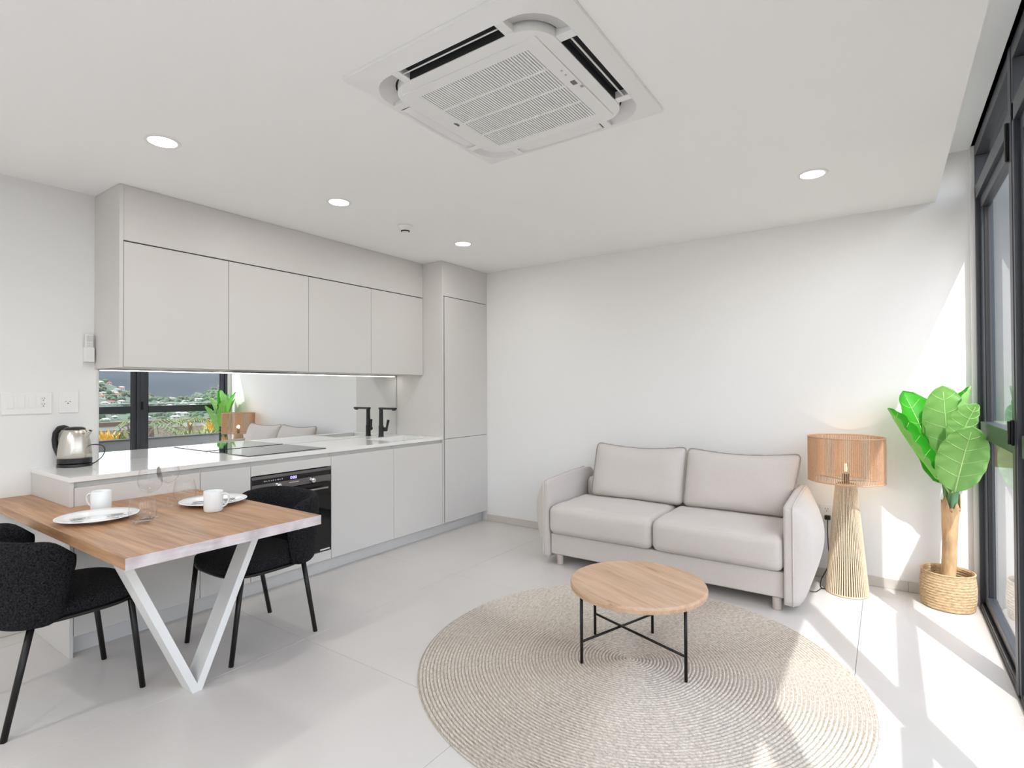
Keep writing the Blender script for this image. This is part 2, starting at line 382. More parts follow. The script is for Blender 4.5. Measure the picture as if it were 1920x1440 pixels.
# ------------------------------------------------------------------ window wall on the right
posts = [(3.095, 3.155), (1.805, 1.865), (.515, .575), (-.775, -.715), (-2.065, -2.005)]
ends = [(4.262, 3.155), (3.095, 1.865), (1.805, .575), (.515, -.715), (-.775, -2.005), (-2.065, YF)]
TR0, TR1, HD, SILL, MR0, MR1 = 2.438, 2.518, 2.700, .035, 1.018, 1.112
for n, (ya, yb) in enumerate(ends):
    wroot = struct(bx(XI, XO, yb, ya, HD, ZR-.002).build('window_%d' % (n+1), M_ALU, bevel=.002, seg=1))
    wroot['label'] = 'grey aluminium glazed door bay, bay %d from the back corner' % (n+1) if n else 'tall grey aluminium glazed bay beside the leafy plant'
    def part(nm, m_, *b, bev=.002): return bx(*b).build(nm, m_, wroot, bevel=bev, seg=1)
    part('transom', M_ALU, XI, XO, yb, ya, TR0, TR1)
    part('jamb', M_ALU, XI, XO, ya-.035, ya, 0, HD)
    # bottom track with its rails
    t_ = part('track', M_ALU, XI, XO, yb, ya, 0, .018)
    for q in (.004, .030, .052): bx(XI+q, XI+q+.006, yb, ya, .018, .034).build('track_rail', M_ALU, t_)
    # sash set a little back from the frame face
    s0, s1 = XI+.020, XO-.004
    a_, b_ = ya-.035, yb
    part('sash_stile', M_ALU, s0, s1, a_-.055, a_, .034, TR0)
    part('sash_stile', M_ALU, s0, s1, b_, b_+.050, .034, TR0)
    part('top_rail', M_ALU, s0, s1, b_+.050, a_-.055, TR0-.065, TR0)
    part('mid_rail', M_ALU, XI+.004, s1, b_+.050, a_-.055, MR0, MR1)
    part('bottom_rail', M_ALU, s0, s1, b_+.050, a_-.055, .034, .085)
    part('gasket', M_ALUD, s0+.012, s1-.012, a_-.062, a_-.055, .085, TR0-.065, bev=0)
    gx = XI+.040
    part('upper_pane', M_GLASS, gx, gx+.006, b_+.050, a_-.055, MR1, TR0-.065, bev=0)
    part('lower_pane', M_GLASS, gx, gx+.006, b_+.050, a_-.055, .085, MR0, bev=0)
    part('transom_pane', M_GLASS, gx, gx+.006, yb, ya-.035, TR1, HD, bev=0)
    if n < 5:
        pb, pa = posts[n]
        part('post', M_ALU, XI-.003, XO, pb, pa, 0, ZR-.002)
        hz = part('hinge', M_BLACKMETAL, XI-.016, XI-.001, pa-.012, pa+.012, 2.29, 2.46, bev=.004)
    if n == 0:
        h = MB(); h.box(XI-.014, XI-.003, 3.105, 3.130, 1.06, 1.17); h.box(XI-.024, XI-.014, 3.108, 3.127, 1.065, 1.165)
        h.build('handle', M_BLACKMETAL, wroot, bevel=.003)

# ------------------------------------------------------------------ kitchen
XF = -3.296            # front plane of base and tall doors
CT = .886              # worktop
Z0, Z1 = .100, .834    # door bottom / top
def front(root, nm, y0, y1, z0, z1, xf=XF, g=.0015, bev=.001, m=None):
    return bx(xf-.019, xf, y0+g, y1-g, z0+g, z1-g).build(nm, m or M_CAB, root, bevel=bev, seg=1)
def base_unit(y0, y1, label, doors):
    r = thing('base_cabinet', label, 'cabinet', ((XW+XF)/2, (y0+y1)/2, 0), group='base cabinets')
    m = MB(); m.box(XW+.01, XF-.020, y0+.0005, y0+.017, Z0, .858); m.box(XW+.01, XF-.020, y1-.017, y1-.0005, Z0, .858); m.box(XW+.01, XF-.020, y0+.017, y1-.017, Z0, .116); m.box(XW+.01, XW+.018, y0+.017, y1-.017, .116, .858)
    m.build('carcass', M_CABIN, r)
    for a in doors: front(r, 'door', y0, y1, *a)
    bx(XF-.045, XF-.021, y0+.001, y1-.001, Z1-.004, .860).build('handle_profile', M_PROFILE, r)
    bx(XF-.0195, XF-.004, y0+.001, y1-.001, .8590, .8615).build('handle_lip', M_PROFILE, r)
    return r
pan = bx(XW+.002, XF, .938, .954, 0, .861).build('end_panel', M_CAB, bevel=.001, seg=1, loc=(-3.6, .946, 0))
tag(pan, 'thin greige side panel closing the worktop end beside the dining table', 'panel')
base_unit(.955, 1.5505, 'wide greige base cabinet behind the dining table', [(Z0, Z1)])
base_unit(1.5505, 1.855, 'narrow greige base cabinet left of the built-in oven', [(Z0, Z1)])
base_unit(2.455, 3.0555, 'greige base cabinet right beside the built-in oven', [(Z0, Z1)])
base_unit(3.0555, 3.6405, 'greige base cabinet under the sink beside the tall unit', [(Z0, Z1)])
# oven housing: filler above and below
r = thing('oven_housing', 'greige cabinet housing with filler panels above and below the oven', 'cabinet', ((XW+XF)/2, 2.155, 0), group='base cabinets')
m = MB(); m.box(XW+.01, XF-.02, 1.8555, 1.868, Z0, .858); m.box(XW+.01, XF-.02, 2.442, 2.4545, Z0, .858); m.box(XW+.01, XF-.02, 1.868, 2.442, Z0, .116)
m.build('carcass', M_CABIN, r)
front(r, 'upper_filler', 1.855, 2.455, .766, Z1); front(r, 'lower_filler', 1.855, 2.455, Z0, .166)
bx(XF-.045, XF-.021, 1.856, 2.454, Z1-.004, .860).build('handle_profile', M_PROFILE, r)
# oven
ov = thing('built_in_oven', 'black built-in oven with two steel knobs and steel bar handle', 'oven', (-3.5, 2.155, .167))
bx(-3.85, XF-.022, 1.872, 2.438, .172, .760).build('body', M_BLACKPL, ov)
bx(XF-.020, XF+.004, 1.858, 2.452, .664, .760).build('control_panel', M_OVENSTEEL, ov, bevel=.002)
dsp = bx(XF+.004, XF+.0052, 1.861, 2.449, .709, .742).build('display_strip', M_OVENGLASS, ov)
bx(XF-.020, XF+.002, 1.858, 2.452, .170, .660).build('door', M_OVENGLASS, ov, bevel=.002)
for y in (2.034, 2.29):
    k = MB().lathe([(.0, 0), (.021, 0), (.021, .004), (.017, .008), (.0165, .026), (.014, .029), (0, .029)], 24)
    o = MB().add(k, Matrix.Translation((XF+.004, y, .687)) @ Matrix.Rotation(PI/2, 4, 'Y')).build('knob', M_CHROME, ov, smooth=True)
h = MB().tube([(XF+.036, 1.93, .624), (XF+.036, 2.40, .624)], .007, 12)
hd = h.build('handle', M_STEEL, ov, smooth=True)
for y in (1.95, 2.38): MB().tube([(XF+.001, y, .624), (XF+.036, y, .624)], .005, 8).build('handle_post', M_STEEL, hd, smooth=True)
m = MB()
for i in range(9): 
    y = 1.94+i*.0155; m.box(XF+.0052, XF+.0056, y, y+(.007 if i % 3 else .010), .722, .722+(.006 if i % 2 else .008))
m.build('icons', mat('oven_icons', (170, 170, 175), .5), dsp)
# the clock digits 0:00
m = MB()
def seg7(y, on):
    w_, h_, t_ = .011, .016, .0022; z = .7175; e = XF+.0052
    S = {'a': (0, w_, h_-t_, h_), 'd': (0, w_, 0, t_), 'g': (0, w_, h_/2-t_/2, h_/2+t_/2), 'b': (w_-t_, w_, h_/2, h_), 'c': (w_-t_, w_, 0, h_/2), 'f': (0, t_, h_/2, h_), 'e': (0, t_, 0, h_/2)}
    for s_ in on: a, b, c, d = S[s_]; m.box(e, e+.0005, y+a, y+b, z+c, z+d)
for y in (2.128, 2.147, 2.162): seg7(y, 'abcdef')
for z in (.722, .729): m.box(XF+.0052, XF+.0057, 2.1415, 2.1435, z, z+.002)
m.build('digits', M_DISPLAY, dsp)
bx(XF+.004, XF+.0048, 2.118, 2.192, .690, .697).build('brand_plate', M_CHROME, ov)
bx(XF+.002, XF+.0028, 2.36, 2.44, .176, .186).build('label_strip', M_WHITEPL2, ov)
# plinth
tag(bx(-3.372, -3.358, .956, 4.294, 0, .0985).build('plinth_board', M_PLINTH, loc=(-3.365, 2.6, 0), bevel=.001, seg=1), 'long pale plinth board along the floor under the kitchen', 'plinth')
# worktop with the sink cut-out
sx0, sx1, sy0, sy1 = -3.70, -3.36, 3.10, 3.56
m = MB(); z0, z1 = .862, CT
m.box(XW, -3.292, .936, sy0, z0, z1); m.box(XW, -3.292, sy1, 3.641, z0, z1); m.box(XW, sx0, sy0, sy1, z0, z1); m.box(sx1, -3.292, sy0, sy1, z0, z1)
tag(m.build('worktop', M_COUNTER, loc=(-3.6, 2.3, .862)), 'long polished white quartz worktop over the base cabinets', 'worktop')
m = MB(); t = .006
m.box(sx0-.008, sx1+.008, sy0-.008, sy1+.008, .690, .696)
m.box(sx0-.008, sx0-.001, sy0-.008, sy1+.008, .696, .862); m.box(sx1+.001, sx1+.008, sy0-.008, sy1+.008, .696, .862)
m.box(sx0-.001, sx1+.001, sy0-.008, sy0-.001, .696, .862); m.box(sx0-.001, sx1+.001, sy1+.001, sy1+.008, .696, .862)
sk = thing('sink', 'white undermount sink sunk into the worktop below the black tap', 'sink', ((sx0+sx1)/2, (sy0+sy1)/2, .69))
m.build('bowl', M_PORC, sk); MB().lathe([(0, 0), (.04, 0), (.04, .003), (.03, .004), (0, .003)], 24, (-3.53, 3.33, .6965)).build('drain', M_STEEL, sk, smooth=True)
# hob
hb = thing('induction_hob', 'flat black glass hob set in the worktop above the oven', 'hob', (-3.62, 2.17, CT))
bx(-3.865, -3.366, 1.882, 2.462, CT+.0002, CT+.0048).build('glass_top', M_HOB, hb, bevel=.001)
# tap
fx, fy = -3.80, 3.37
tp = thing('kitchen_tap', 'matt black angular kitchen tap standing behind the sink', 'tap', (fx, fy, CT))
m = MB().lathe([(0, 0), (.026, 0), (.026, .006), (.0225, .008), (.0225, .10), (0, .10)], 24, (fx, fy, CT)); m.build('body', M_FAUCET, tp, smooth=False, bevel=.001)
m = MB().lathe([(0, 0), (.019, 0), (.0175, .16), (0, .16)], 20, (fx, fy, CT+.10)); m.box(fx-.0175, fx+.19, fy-.0165, fy+.0165, CT+.248, CT+.266); m.build('spout', M_FAUCET, tp, bevel=.003)
bx(fx+.155, fx+.18, fy-.011, fy+.011, CT+.240, CT+.248).build('aerator', M_BLACKPL, tp)
lv = MB(); lv.tube([(fx+.008, fy+.015, CT+.065), (fx+.020, fy+.052, CT+.065)], .019, 16); lv.build('lever_hub', M_FAUCET, tp, bevel=.002)
lv = MB(); lv.tube([(fx+.018, fy+.048, CT+.06), (fx+.022, fy+.054, CT+.10), (fx+.030, fy+.060, CT+.150)], [.010, .010, .013], 10); lv.build('lever', M_FAUCET, tp)
# mirror splashback
mr = thing('mirror_splashback', 'long mirrored splashback between worktop and wall cabinets reflecting the view', 'mirror', (XW, 2.43, CT))
bx(XW+.001, XW+.007, 1.246, 3.626, CT+.001, 1.444).build('mirror_sheet', M_MIRROR, mr)
bx(XW+.001, XW+.012, 3.626, 3.640, CT+.001, 1.444).build('edge_trim', M_PROFILE, mr)
# wall cabinets
XU = -3.533; U0, U1 = 1.448, 2.163
ep = bx(XW+.001, XU+.004, 1.2235, 1.2435, U0-.002, ZC-.001).build('end_panel', M_CAB, bevel=.001, seg=1, loc=(-3.7, 1.23, U0))
tag(ep, 'tall greige side panel at the open end of the wall cabinets', 'panel')
us = [1.245, 1.839, 2.434, 3.029, 3.6415]
ul = ['leftmost of the four handleless wall cabinets, beside the side panel', 'second handleless wall cabinet from the left, above the hob side', 'third handleless wall cabinet from the left, before the last one', 'last handleless wall cabinet, touching the tall fridge unit']
for i in range(4):
    r = thing('wall_cabinet', 'greige '+ul[i], 'cabinet', (-3.7, (us[i]+us[i+1])/2, U0), group='wall cabinets')
    m = MB(); a, b = us[i]+.0006, us[i+1]-.0006; m.box(XW+.012, XU-.020, a, a+.016, U0+.002, U1); m.box(XW+.012, XU-.020, b-.016, b, U0+.002, U1); m.box(XW+.012, XU-.020, a+.016, b-.016, U0+.002, U0+.018); m.box(XW+.012, XU-.02, a+.016, b-.016, U1-.016, U1)
    m.build('carcass', M_CABIN, r)
    front(r, 'door', us[i], us[i+1], U0, U1-.002, XU)
    if i == 1:
        hd = bx(-3.84, -3.60, a+.05, b-.05, U0-.006, U0+.002).build('extractor_plate', M_PROFILE, r)
        m = MB()
        for k in range(12): m.box(-3.80+k*.015, -3.793+k*.015, a+.09, b-.09, U0-.0068, U0-.006)
        m.build('extractor_slots', M_ACDARK, hd)
fc = bx(XU-.019, XU, 1.2445, 3.6405, U1+.004, ZC-.001).build('cornice_panel', M_CAB, bevel=.001, seg=1, loc=(XU, 2.4, U1))
tag(fc, 'long greige closing panel between the wall cabinets and the ceiling', 'panel')
tag(bx(XU-.030, XU-.020, 1.2445, 3.6405, U1-.01, U1+.02).build('shadow_batten', M_GAP, loc=(XU, 2.4, U1)), 'dark batten in the slit above the wall cabinet doors', 'batten')
ls = thing('led_strip_light', 'glowing white LED strip under the wall cabinets above the mirror', 'light', (-3.87, 2.43, 1.436))
bx(-3.886, -3.862, 1.252, 3.60, 1.439, 1.4485).build('profile', M_PROFILE, ls)
bx(-3.884, -3.864, 1.256, 3.596, 1.4365, 1.4392).build('diffuser', M_LED, ls)
# tall unit
r = thing('tall_fridge_unit', 'tall greige fridge cabinet with two handleless doors in the corner', 'cabinet', (-3.6, 3.98, 0))
bx(XW+.001, XF, 3.6425, 3.662, .102, ZC-.001).build('side_panel', M_CAB, r, bevel=.001, seg=1)
bx(XF-.024, XF-.001, 4.296, 4.309, .102, ZC-.001).build('scribe_strip', M_CAB, r, bevel=.001, seg=1)
bx(XW+.01, XF-.022, 3.663, 4.294, .102, ZC-.002).build('carcass', M_CABIN, r)
bx(XF-.0215, XF-.020, 3.662, 3.676, .102, 2.165).build('finger_groove', M_GAP, r)
front(r, 'top_panel', 3.662, 4.296, 2.166, ZC-.001, g=.0012)
front(r, 'upper_door', 3.676, 4.296, .863, 2.163); front(r, 'lower_door', 3.676, 4.296, Z0, .862)
for z in (2.1645, .8625): bx(XF-.0212, XF-.0195, 3.676, 4.296, z-.004, z+.004).build('shadow_gap', M_GAP, r)

# ------------------------------------------------------------------ wall fittings
sp = thing('switch_plate', 'white wide wall plate with three rocker switches and two outlets', 'switch', (XW, .917, 1.246))
bx(XW, XW+.007, .811, 1.024, 1.185, 1.307).build('plate', M_WHITEPL, sp, bevel=.003)
for i in range(3): bx(XW+.007, XW+.0095, .832+i*.0455, .860+i*.0455, 1.219, 1.288).build('switch_rocker', M_WHITEPL, sp, bevel=.002)
for z in (1.238, 1.270):
    s_ = bx(XW+.007, XW+.0085, .972, .998, z-.015, z+.013).build('outlet', M_WHITEPL, sp, bevel=.002)
    m = MB(); m.box(XW+.0085, XW+.0092, .9785, .9805, z-.001, z+.007); m.box(XW+.0085, XW+.0092, .9895, .9915, z-.001, z+.007); m.box(XW+.0085, XW+.0092, .983, .987, z-.010, z-.006)
    m.build('slots', M_ACDARK, s_)
s1 = thing('wall_outlet', 'single white square outlet plate beside the wide switch plate', 'outlet', (XW, 1.10, 1.25))
bx(XW, XW+.007, 1.056, 1.146, 1.187, 1.313).build('plate', M_WHITEPL, s1, bevel=.003)
m = MB(); m.box(XW+.007, XW+.0076, 1.084, 1.090, 1.251, 1.254); m.box(XW+.007, XW+.0076, 1.103, 1.109, 1.251, 1.254); m.box(XW+.007, XW+.0076, 1.094, 1.099, 1.239, 1.245); m.build('slots', M_ACDARK, s1)
rc = thing('remote_control', 'white air-conditioner remote in a holder beside the wall cabinets', 'remote', (XW, 1.19, 1.485))
m = MB(); m.box(XW+.001, XW+.036, 1.168, 1.214, 1.485, 1.487); m.box(XW+.001, XW+.004, 1.168, 1.214, 1.487, 1.585); m.box(XW+.033, XW+.036, 1.168, 1.214, 1.487, 1.57); m.box(XW+.004, XW+.033, 1.168, 1.1705, 1.487, 1.57); m.box(XW+.004, XW+.033, 1.2115, 1.214, 1.487, 1.57)
m.build('holder', M_WHITEPL, rc, bevel=.001)
rb = bx(XW+.010, XW+.030, 1.1715, 1.2105, 1.489, 1.648).build('handset', M_REMOTE, rc, bevel=.004)
bx(XW+.030, XW+.0306, 1.177, 1.205, 1.605, 1.640).build('screen', M_WHITEPL2, rb)
m = MB()
for z in (1.590, 1.577): 
    for y in (1.178, 1.188, 1.198): m.box(XW+.030, XW+.0312, y, y+.006, z, z+.007)
m.build('buttons', M_WHITEPL2, rb)

# ------------------------------------------------------------------ kettle on the worktop
kx, ky = -3.795, 1.102
A2 = Vector((.8215, .5703, 0))                         # along the wall-ward picture plane: spout side
kt = thing('electric_kettle', 'brushed steel electric kettle with black handle at the worktop end', 'kettle', (kx, ky, CT))
MB().lathe([(0, 0), (.080, 0), (.082, .004), (.080, .016), (.070, .018), (0, .018)], 40, (kx, ky, CT)).build('power_base', M_BLACKPL, kt, smooth=False, bevel=.001)
MB().lathe([(0, .019), (.077, .019), (.080, .023), (.080, .045), (.079, .047), (0, .047)], 40, (kx, ky, CT)).build('foot_ring', M_BLACKPL, kt, smooth=False, bevel=.001)
bdy = MB().lathe([(0, .047), (.079, .047), (.0785, .075), (.074, .12), (.066, .165), (.056, .198), (.050, .207), (.046, .208), (0, .208)], 48, (kx, ky, CT)).build('body', M_STEEL, kt, smooth=True)
MB().lathe([(0, .2085), (.049, .2085), (.047, .216), (.034, .222), (.012, .224), (0, .224)], 36, (kx, ky, CT)).build('lid', M_BLACKPL, kt, smooth=True)
Bz = Vector((0, 0, 1)); K = Vector((kx, ky, CT)); side = Vector((-A2.y, A2.x, 0))
spm = MB()
sec = [(.046, .152, .016), (.062, .168, .018), (.076, .186, .016), (.090, .203, .013)]
def spf(u, v):
    i = u*3; k = min(2, int(i)); f_ = i-k; d, z, r_ = [sec[k][q]*(1-f_)+sec[k+1][q]*f_ for q in range(3)]; a = 2*PI*v
    return K+A2*(d+.3*r_*math.cos(a))+Bz*(z+ r_*.55*math.cos(a)*-1*.9)+side*(r_*math.sin(a))
spm.grid(9, 17, spf); spm.build('spout', M_STEEL, kt, smooth=True, solid=.0015)
hp = [(-.040, .214), (-.062, .221), (-.088, .216), (-.108, .190), (-.114, .150), (-.108, .105), (-.092, .066), (-.080, .050)]
pts = []
for i in range(len(hp)-1):
    for k in range(4):
        f_ = k/4; pts.append(K-A2*-(hp[i][0]*(1-f_)+hp[i+1][0]*f_)+Bz*(hp[i][1]*(1-f_)+hp[i+1][1]*f_))
MB().tube(pts, [.012+.003*math.sin(PI*i/len(pts)) for i in range(len(pts))], 10).build('handle', M_BLACKPL, kt, smooth=True)
q = [(.075, .012), (.105, .018), (.140, .050), (.150, .085), (.130, .112), (.080, .118), (.035, .112)]
pts = [K+A2*a+Bz*b-side*(-.055*(i/6)) for i, (a, b) in enumerate(q)]
def smoothpath(P, n=5):
    P = [Vector(p) for p in P]; out = []
    for i in range(len(P)-1):
        p0, p1, p2, p3 = P[max(i-1, 0)], P[i], P[i+1], P[min(i+2, len(P)-1)]
        for k in range(n):
            t = k/n; out.append(.5*((2*p1)+(-p0+p2)*t+(2*p0-5*p1+4*p2-p3)*t*t+(-p0+3*p1-3*p2+p3)*t**3))
    out.append(P[-1]); return out
MB().tube(smoothpath([(p.x if p.x > XW+.016 else XW+.016, p.y, p.z) for p in pts]), .0028, 8).build('power_cord', M_WIRE, kt, smooth=True)

# ------------------------------------------------------------------ dining table
T = .742
tb = thing('dining_table', 'oak dining table with white V-shaped leg joined to the kitchen end', 'table', (-2.6, 1.13, 0))
poly = [(-3.888, .757), (-2.126, .757), (-2.126, 1.527), (-3.292, 1.527), (-3.292, .936), (-3.888, .936)]
MB().prism(poly, T-.042, T).build('tabletop', M_OAK, tb, bevel=.0015, seg=1)
bx(-2.1258, -2.1240, .757, 1.527, T-.0415, T-.0005).build('lit_edge_band', M_EDGE, tb)  # table end face carrying the painted-in window light
def vleg(sgn):
    yc, xf, d = 1.156, -2.48, .10; m = MB()
    yo, yi = sgn*.320, sgn*.286          # at the top
    prof = [(yc+sgn*.020, 0.0), (yc+yo, T-.0425), (yc+yi, T-.0425), (yc, .034), (yc, 0.0)]
    if sgn < 0: prof = prof[::-1]
    o = len(m.v); n = len(prof)
    m.v += [(xf, y, z) for y, z in prof]+[(xf-d, y, z) for y, z in prof]
    m.f += [tuple(range(o, o+n)), tuple(reversed(range(o+n, o+2*n)))]+[(o+i, o+n+i, o+n+(i+1) % n, o+(i+1) % n) for i in range(n)]
    return m
for sgn in (-1, 1): vleg(sgn).build('leg', M_WHITEMETAL, tb, weld=True)
bx(-2.60, -2.46, .82, 1.49, T-.048, T-.0422).build('mounting_plate', M_WHITEMETAL, tb)

# ------------------------------------------------------------------ dining chairs (front = +y, origin on the floor)
ch = thing('dining_chair', 'black bouclé dining chair on the near side of the table, back towards the camera', 'chair', (-2.94, .805, 0), 0, 'black dining chairs')
def seat_fn():
    m = MB(); N = 56
    def rad(t, gx, gy):
        c, s = math.cos(t), math.sin(t); e = 2/3.0
        return (math.copysign(abs(c)**e, c)*gx, math.copysign(abs(s)**e, s)*gy)
    lv = [(.0, .405), (.86, .405), (.95, .412), (1.0, .430), (.99, .450), (.93, .466), (.78, .474), (.45, .478), (0, .479)]
    rows = []
    for f_, z in lv:
        row = []
        for i in range(N):
            x, y = rad(2*PI*i/N, .248, .225)
            row.append((x*f_, y*f_+.012+(.012 if y > 0 else 0)*f_, z+ (.006*(y/.225))*0))
        rows.append(row)
    o = 0
    for rw in rows: m.v += rw
    for k in range(len(rows)-1):
        for i in range(N): m.f.append((k*N+i, k*N+(i+1) % N, (k+1)*N+(i+1) % N, (k+1)*N+i))
    return m
seat_fn().build('seat', M_BOUCLE, ch, local=True, smooth=True, weld=True)
def back_fn():
    m = MB(); NU, NC = 49, 20
    def centre(u):                        # u 0..1 from right wing round the back to left wing
        a = PI*(u-.5); s, c = math.sin(a), math.cos(a)
        x = .250*math.copysign(abs(s)**.60, s); y = -.040-.200*abs(c)**.60
        return x, y
    for i in range(NU):
        u = i/(NU-1); x, y = centre(u); x2, y2 = centre(min(1, u+.004)); x1, y1 = centre(max(0, u-.004))
        tx, ty = x2-x1, y2-y1; l = math.hypot(tx, ty) or 1; nx, ny = ty/l, -tx/l      # outward
        wing = abs(u-.5)*2
        top = .752-.030*wing**2-.050*max(0, (wing-.80)/.20)**3; bot = .398+.012*(1-wing); 
        e = min(1, (1-wing)/.07); e = math.sqrt(max(0, 1-(1-e)**2))       # rounded ends
        th = .030*max(.15, e); hgt = (top-bot)/2; zc = (top+bot)/2
        endround = 1-.10*(1-e)
        for k in range(NC):
            a = 2*PI*k/NC; ca, sa = math.cos(a), math.sin(a)
            dz = math.copysign(abs(sa)**.35, sa)*hgt*endround; dn = math.copysign(abs(ca)**.8, ca)*th
            lean = .030*((zc+dz)-.40)/.35
            slant = ((dz/hgt)*.030-.045*max(0, dz/hgt-.55)**1.5)*wing**3
            m.v.append((x+nx*(dn+lean*.7), y+ny*(dn+lean)+slant, zc+dz))
    for i in range(NU-1):
        for k in range(NC): m.f.append((i*NC+k, i*NC+(k+1) % NC, (i+1)*NC+(k+1) % NC, (i+1)*NC+k))
    m.f.append(tuple(reversed(range(NC)))); m.f.append(tuple((NU-1)*NC+k for k in range(NC)))
    return m
back_fn().build('backrest', M_BOUCLE, ch, local=True, smooth=True, weld=True)
m = MB(); N = 40; pts = []
for i in range(N):
    t = 2*PI*i/N; c, s = math.cos(t), math.sin(t); pts.append((math.copysign(abs(c)**.6, c)*.240, math.copysign(abs(s)**.6, s)*.214+.018, .4065))
m.tube(pts, .0085, 8, closed=True); m.build('seat_frame', M_BLACKMETAL, ch, local=True, smooth=True)
for sx in (-1, 1):
    MB().tube([(sx*.219, .232, 0), (sx*.224, .184, .404)], [.0115, .0125], 14).build('leg', M_BLACKMETAL, ch, local=True, smooth=True)
    MB().tube([(sx*.219, -.228, 0), (sx*.224, -.150, .404)], [.0115, .0125], 14).build('leg', M_BLACKMETAL, ch, local=True, smooth=True)
dup(ch, (-2.785, 1.580, 0), PI, 'black bouclé dining chair on the far side of the table, in front of the oven')

# ------------------------------------------------------------------ tableware
pl = thing('dinner_plate', 'white dinner plate nearest the table corner, with mug behind it', 'plate', (-2.880, .920, T), group='white dinner plates')
MB().lathe([(0, .0), (.085, .0), (.090, .003), (.120, .011), (.152, .0185), (.1535, .0205), (.151, .0215), (.118, .0145), (.090, .0065), (.080, .005), (0, .005)], 64).build('dish', M_PORC, pl, local=True, smooth=True)
dup(pl, (-2.800, 1.382, T), None, 'white dinner plate on the kitchen side, with mug in front of it')
mg = thing('coffee_mug', 'white mug standing behind the nearer plate, by the counter end', 'mug', (-3.075, .995, T), 0, 'white mugs')
MB().lathe([(0, .003), (.030, .003), (.032, 0), (.037, 0), (.0405, .004), (.0415, .02), (.0415, .094), (.0405, .0955), (.039, .094), (.0385, .02), (.034, .009), (0, .008)], 40).build('cup', M_PORC, mg, local=True, smooth=True)
def mug_handle():
    pts = smoothpath([(.039, 0, .078), (.055, 0, .081), (.066, 0, .070), (.066, 0, .048), (.056, 0, .030), (.040, 0, .019)], 5)
    return MB().tube(pts, .0045, 10)
mug_handle().build('handle', M_PORC, mg, local=True, smooth=True)
mg.rotation_euler = (0, 0, math.atan2(-.57, -.82))
dup(mg, (-2.620, 1.292, T), math.atan2(.72, .70), 'white mug standing in front of the farther plate')
tg = thing('stemless_glass', 'clear stemless glass nearest the table edge, right of the nearer plate', 'glass', (-2.630, 1.000, T+.0008), group='stemless glasses')
MB().lathe([(0, .004), (.028, .004), (.034, .006), (.044, .018), (.0505, .034), (.0525, .052), (.050, .075), (.045, .098), (.0425, .108), (.0415, .109), (.041, .108), (.0435, .098), (.0485, .075), (.051, .052), (.049, .035), (.0425, .020), (.033, .010), (0, .008)], 48).build('bowl', M_CRYSTAL, tg, local=True, smooth=True)
MB().lathe([(0, 0), (.026, 0), (.033, .002), (.0345, .0048), (.028, .0038), (0, .0035)], 48).build('base', M_CRYSTAL, tg, local=True, smooth=True)
dup(tg, (-2.978, 1.325, T+.0008), None, 'clear stemless glass beside the farther plate, near the counter')
wg = thing('wine_glass', 'clear wine glass behind the nearer stemless glass', 'glass', (-2.715, 1.062, T+.0008), group='wine glasses')
MB().lathe([(0, .112), (.004, .112), (.014, .116), (.030, .124), (.043, .140), (.0485, .160), (.047, .185), (.040, .214), (.0365, .228), (.0360, .2285), (.0355, .228), (.039, .214), (.0458, .185), (.0473, .160), (.042, .141), (.029, .126), (.012, .119), (0, .118)], 48).build('bowl', M_CRYSTAL, wg, local=True, smooth=True)
MB().tube([(0, 0, .004), (0, 0, .05), (0, 0, .108), (0, 0, .113)], [.006, .0035, .0035, .006], 12).build('stem', M_CRYSTAL, wg, local=True, smooth=True)
MB().lathe([(0, 0), (.042, 0), (.0425, .0012), (.030, .0022), (.010, .0042), (.004, .006), (0, .0065)], 48).build('foot', M_CRYSTAL, wg, local=True, smooth=True)
dup(wg, (-2.926, 1.224, T+.0008), None, 'clear wine glass nearest the counter, left of the farther plate')
# cutlery
def strip(prof, zc, th=.0016):            # prof: (x, halfwidth)
    m = MB()
    for x, h in prof: m.v += [(x, -h, zc(x)), (x, h, zc(x)), (x, h, zc(x)+th), (x, -h, zc(x)+th)]
    for i in range(len(prof)-1):
        a, b = i*4, i*4+4
        m.f += [(a, a+1, b+1, b), (a+1, a+2, b+2, b+1), (a+2, a+3, b+3, b+2), (a+3, a, b, b+3)]
    m.f += [(3, 2, 1, 0), tuple(len(m.v)-4+i for i in range(4))]; return m
def cutlery(kind, label, loc, rz):
    r = thing('table_'+kind, label, kind, loc, rz, 'steel cutlery on the plates')
    hp_ = [(-.10, .004), (-.098, .0075), (-.085, .0085), (-.05, .006), (0, .0038), (.03, .0035)]
    zc = lambda x: .0012*math.sin((x+.1)*16)+.001
    strip(hp_, zc).build('handle', M_CHROME, r, local=True)
    if kind == 'knife': strip([(.03, .0038), (.035, .0085), (.08, .0095), (.10, .008), (.112, .002)], zc).build('blade', M_CHROME, r, local=True)
    elif kind == 'spoon': strip([(.03, .0035), (.04, .007), (.055, .017), (.07, .020), (.085, .017), (.095, .009), (.098, .002)], lambda x: zc(.03)-.004*math.sin(max(0, min(1, (x-.03)/.068))*PI)+.003, .0012).build('bowl', M_CHROME, r, local=True, smooth=True)
    else:
        strip([(.03, .0035), (.037, .008), (.045, .0125), (.058, .013)], zc).build('head', M_CHROME, r, local=True)
        for y in (-.0108, -.0036, .0036, .0108):
            m = strip([(.057, .0016), (.09, .0013), (.10, .0006)], zc); m.v = [(a, b+y, c) for a, b, c in m.v]; m.build('tine', M_CHROME, r, local=True)
    return r
pz = T+.0075
cutlery('knife', 'steel knife lying across the nearer plate, along its back', (-2.905, .925, pz), math.radians(72))
cutlery('fork', 'steel fork lying across the middle of the nearer plate', (-2.880, .920, pz), math.radians(64))
